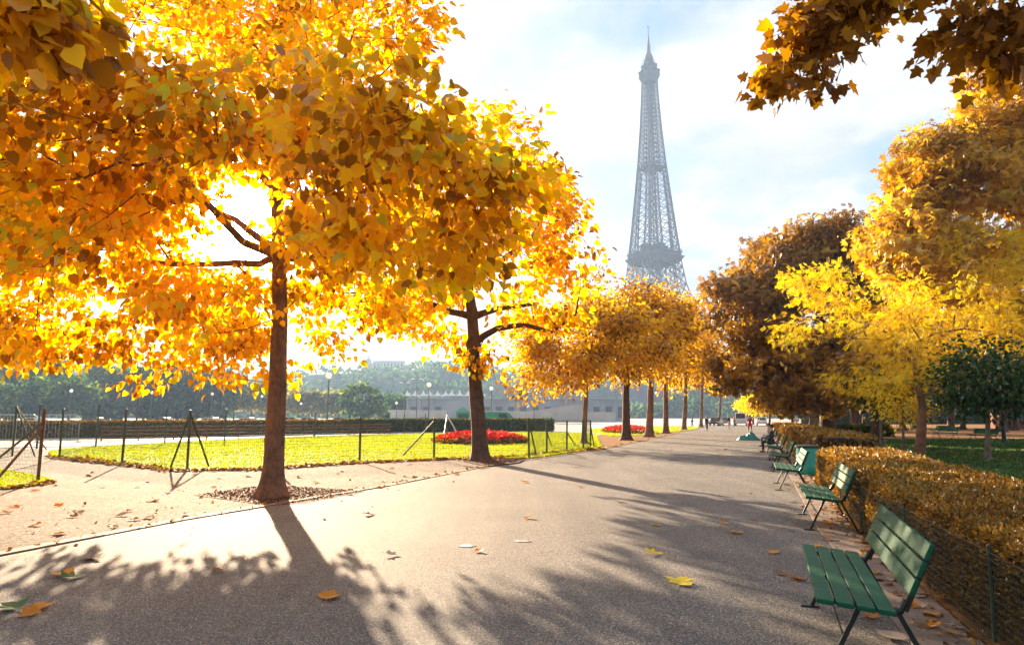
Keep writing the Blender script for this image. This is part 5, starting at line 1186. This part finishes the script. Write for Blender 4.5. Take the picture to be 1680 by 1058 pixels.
# ------------------------------------------------------------------ people
def skin_obj(name, V, E, Rr, mat, parent, lvl=1):
    me = bpy.data.meshes.new(name); me.from_pydata([tuple(v) for v in V], E, []); me.update()
    o = mesh_obj(name, me, mat, parent)
    sk = o.modifiers.new('skin', 'SKIN'); me.skin_vertices.new() if not me.skin_vertices else None
    for i, sv in enumerate(me.skin_vertices[0].data):
        r = Rr[i]; sv.radius = r if isinstance(r, tuple) else (r, r); sv.use_root = (i == 0)
    s = o.modifiers.new('sub', 'SUBSURF'); s.levels = lvl; s.render_levels = lvl
    for p in me.polygons: p.use_smooth = True
    sk.use_smooth_shade = True
    return o
def person(loc, rz, h, top, bottom, label, pose='stand', shorts=False, sleeves=True):
    root = empty('person', loc, rz, label, 'person'); s = h / 1.72
    hip = .90; kn = .49; an = .08
    if pose == 'sit': dz = -.42
    else: dz = 0
    V = []; E = []; Rr = []
    def add(p, r, par=None):
        V.append(Vector(p) * s); Rr.append((r[0] * s, r[1] * s) if isinstance(r, tuple) else r * s)
        if par is not None: E.append((par, len(V) - 1))
        return len(V) - 1
    pel = add((0, 0, .93 + dz), (.15, .10)); wa = add((0, 0, 1.08 + dz), (.125, .09), pel); ch = add((0, -.01, 1.28 + dz), (.155, .105), wa); sh = add((0, -.01, 1.41 + dz), (.10, .08), ch)
    nk = add((0, 0, 1.49 + dz), .052, sh); hd = add((0, .015, 1.57 + dz), (.072, .085), nk); tp = add((0, .01, 1.67 + dz), (.068, .08), hd); nose = add((0, .105, 1.585 + dz), .012, hd)
    arm = {}; leg = {}
    st = {'stand': ((.02, .04), (-.05, -.02)), 'walk': ((.20, -.16), (-.22, .16)), 'sit': ((0, 0), (0, 0))}[pose]
    for i, sx in enumerate((-1, 1)):
        a = st[0][i] if pose != 'sit' else .2
        s1 = add((sx * .165, -.01, 1.40 + dz), .055, sh); el = add((sx * .23, -a * .5, 1.13 + dz), .042, s1); wr = add((sx * .24, .10 - a * .6 if pose != 'sit' else .22, .90 + dz if pose != 'sit' else 1.0 + dz), .028, el)
        pm = add((sx * .24, V[wr].y / s + .02, V[wr].z / s - .07), (.036, .018), wr)
        for k in range(4): add((sx * (.24 + .004), V[pm].y / s + (-.027 + k * .018), V[pm].z / s - .085 - (.008 if k in (1, 2) else 0)), .009, pm)
        add((sx * .225, V[pm].y / s + .045, V[pm].z / s - .03), .010, pm); arm[sx] = (s1, el, wr)
        t = st[0][1 - i]
        if pose == 'sit': k_ = (sx * .11, .42, .50); f_ = (sx * .12, .42, .09); hp = (sx * .09, .03, .49)
        else: hp = (sx * .09, 0, hip); k_ = (sx * (.11 + .02), t * .45 + .03, kn); f_ = (sx * (.13 + .03), t, an)
        h_ = add(hp, .088, pel); k1 = add(k_, .058, h_); c1 = add((k_[0], (k_[1] + f_[1]) / 2 - .02, (k_[2] + f_[2]) / 2 + .05), .052, k1); f1 = add(f_, .036, c1); add((f_[0], f_[1] + .15, .045), (.04, .03), f1)
        add((f_[0], f_[1] - .05, .045), .035, f1); leg[sx] = (h_, k1, c1, f1)
    skin_obj('body', V, E, Rr, M['skin'], root)
    # clothes follow the same joints, slightly fuller
    def sub(name, idx, edges, grow_, mat):
        mp_ = {k: i for i, k in enumerate(idx)}; rr = []
        for k in idx:
            r = Rr[k]; rr.append(tuple(x + grow_ for x in r) if isinstance(r, tuple) else r + grow_)
        skin_obj(name, [V[k] for k in idx], [(mp_[a], mp_[b_]) for a, b_ in edges], rr, mat, root)
    e = [(wa, pel), (wa, ch), (ch, sh)]; idx = [wa, pel, ch, sh]
    for sx in (-1, 1): a, b_, c = arm[sx]; idx += [a, b_]; e += [(sh, a), (a, b_)]
    if sleeves:
        for sx in (-1, 1): idx.append(arm[sx][2]); e.append((arm[sx][1], arm[sx][2]))
    sub('shirt', idx, e, .018, top)
    idx = [pel]; e = []
    for sx in (-1, 1):
        a, b_, c, d = leg[sx]; idx += [a, b_]; e += [(pel, a), (a, b_)]
        if not shorts: idx += [c, d]; e += [(b_, c), (c, d)]
    sub('trousers', idx, e, .016, bottom)
    b = MB(); b.ball(Vector((0, -.012, 1.655 + dz)) * s, (.088 * s, .098 * s, .085 * s), 12, 8); b.build('hair', M['hair'], root, smooth=True)
    for k in (-1, 1): MB().box(Vector((k * (.16 if pose != 'sit' else .12), (leg and V[leg[k][3]].y / s) + .05, .03)) * s, (.09 * s, .26 * s, .06 * s)).build('shoe', M['cloth_dark'], root, bevel=.02)
    return root
person(G(1231, 711.5), R(160), 1.70, M['cloth_red'], M['cloth_red'], 'person in a red top standing with the back to the camera by the benches', shorts=True, sleeves=False)
person(G(1160, 705.5), R(10), 1.62, M['cloth_dark'], M['cloth_dark'], 'person in dark clothes walking at the left side of the far promenade', 'walk')
person(G(1196, 703.5), R(190), 1.66, M['cloth_dark'], M['cloth_pale'], 'person in a dark top and pale shorts walking in the middle of the far promenade', 'walk', shorts=True)
person(G(1205, 699), R(100), 1.66, M['cloth_red'], M['cloth_dark'], 'small distant person in a red top and dark trousers', 'stand')
person(G(1136, 700.5), R(60), 1.7, M['cloth_blue'], M['cloth_dark'], 'small distant person in blue between the trunks of the far row', 'walk')
for i, (k, off_, tp, bt, lab) in enumerate([(6, 1.3, 'cloth_pale', 'cloth_blue', 'seated person in pale clothes on the far bench near the teal sheet'), (5, .6, 'cloth_dark', 'cloth_dark', 'seated person in dark clothes on a far bench')]):
    p = spots[2][0] + bd * (5.7 * (k - 2) + off_); lft = Vector((-bd.y, bd.x, 0)); q = p - lft * .28
    person(Vector((q.x, q.y, .0)), math.atan2(lft.y, lft.x) - math.pi / 2, 1.66, M[tp], M[bt], lab, 'sit')

# ------------------------------------------------------------------ bark chips and litter in the mulch squares
chip = leaf_mat('bark chip', [(0, (.06, .022, .014)), (.7, (.20, .085, .05)), (1, (.36, .20, .12))], .05)
mb = [tuple(G(322, 812)), tuple(G(440, 795)), tuple(G(596, 806)), tuple(G(497, 824)), tuple(G(440, 828))]
def scatter(poly, n, s, mat, name, z, up_=.5):
    a = np.array([(p[0], p[1]) for p in poly]); lo, hi = a.min(0), a.max(0); q = rng.uniform(0, 1, (n * 4, 2)) * (hi - lo) + lo; q = q[in_poly(q, poly)][:n]; N = len(q)
    pos = np.column_stack([q, np.full(N, z) + rng.uniform(0, .015, N)]); tip = np.column_stack([rng.normal(0, 1, (N, 2)), rng.normal(0, .25, N) * up_])
    tag(mesh_obj(name, leaves_mesh(name, pos, tip, s * rng.uniform(.5, 1.3, N), 'fold', None, .5), mat), kind='stuff')
scatter(mb, 3500, .05, chip, 'bark_chips', .008)
scatter([tuple(G(764, 757)), tuple(G(866, 752)), tuple(G(848, 759.5)), tuple(G(800, 765))], 1500, .07, chip, 'bark_chips', .045)

# ------------------------------------------------------------------ small leaf litter gathered along edges (uncountable crumbs)
lit = leaf_mat('leaf litter', [(0, (.10, .045, .02)), (.5, (.30, .14, .04)), (.85, (.50, .26, .05)), (1, (.60, .42, .10))], .2)
def edge_litter(line, n, s, spread, z, bias=1.0, far=40):
    P_ = []; segs = [(line[i], line[i + 1]) for i in range(len(line) - 1)]
    w_ = np.array([(b_ - a_).length / max(5, ((a_ + b_) / 2).length) for a_, b_ in segs]); w_ /= w_.sum(); idx = rng.choice(len(segs), n, p=w_); t = rng.uniform(0, 1, n)
    A_ = np.array([tuple(a_) for a_, b_ in segs])[idx]; B_ = np.array([tuple(b_) for a_, b_ in segs])[idx]; q = A_ + (B_ - A_) * t[:, None]
    q[:, :2] += rng.normal(0, spread, (n, 2)); q[:, 2] = z + rng.uniform(0, .012, n)
    tip = np.column_stack([rng.normal(0, 1, (n, 2)), rng.normal(0, .22, n)]); d = np.linalg.norm(q, axis=1)
    return tag(mesh_obj('leaf_litter', leaves_mesh('leaf_litter', q, tip, s * rng.uniform(.5, 1.4, n) * np.clip(d / 14, .6, 2.2), 'heart', None, .5), lit), kind='stuff')
edge_litter(off(kerb_line, -.12)[1:7], 260, .05, .07, .02)
edge_litter(off(hedge_line, -.12)[:6], 1500, .055, .13, .016)
edge_litter(off(hedge_line, -.55)[:6], 380, .05, .18, .014)
edge_litter([G(85, 750.6), G(200, 762.8), G(290, 772.8), G(430, 770.6), G(590, 759.6), G(712, 754.6), G(812, 752.5), G(985, 736.6)], 1500, .075, .16, .03)
edge_litter([G(0, 803), G(60, 796), G(84, 791)], 160, .07, .10, .02)
edge_litter([G(0, 880), G(300, 830), G(520, 800)], 120, .05, 1.3, .0)
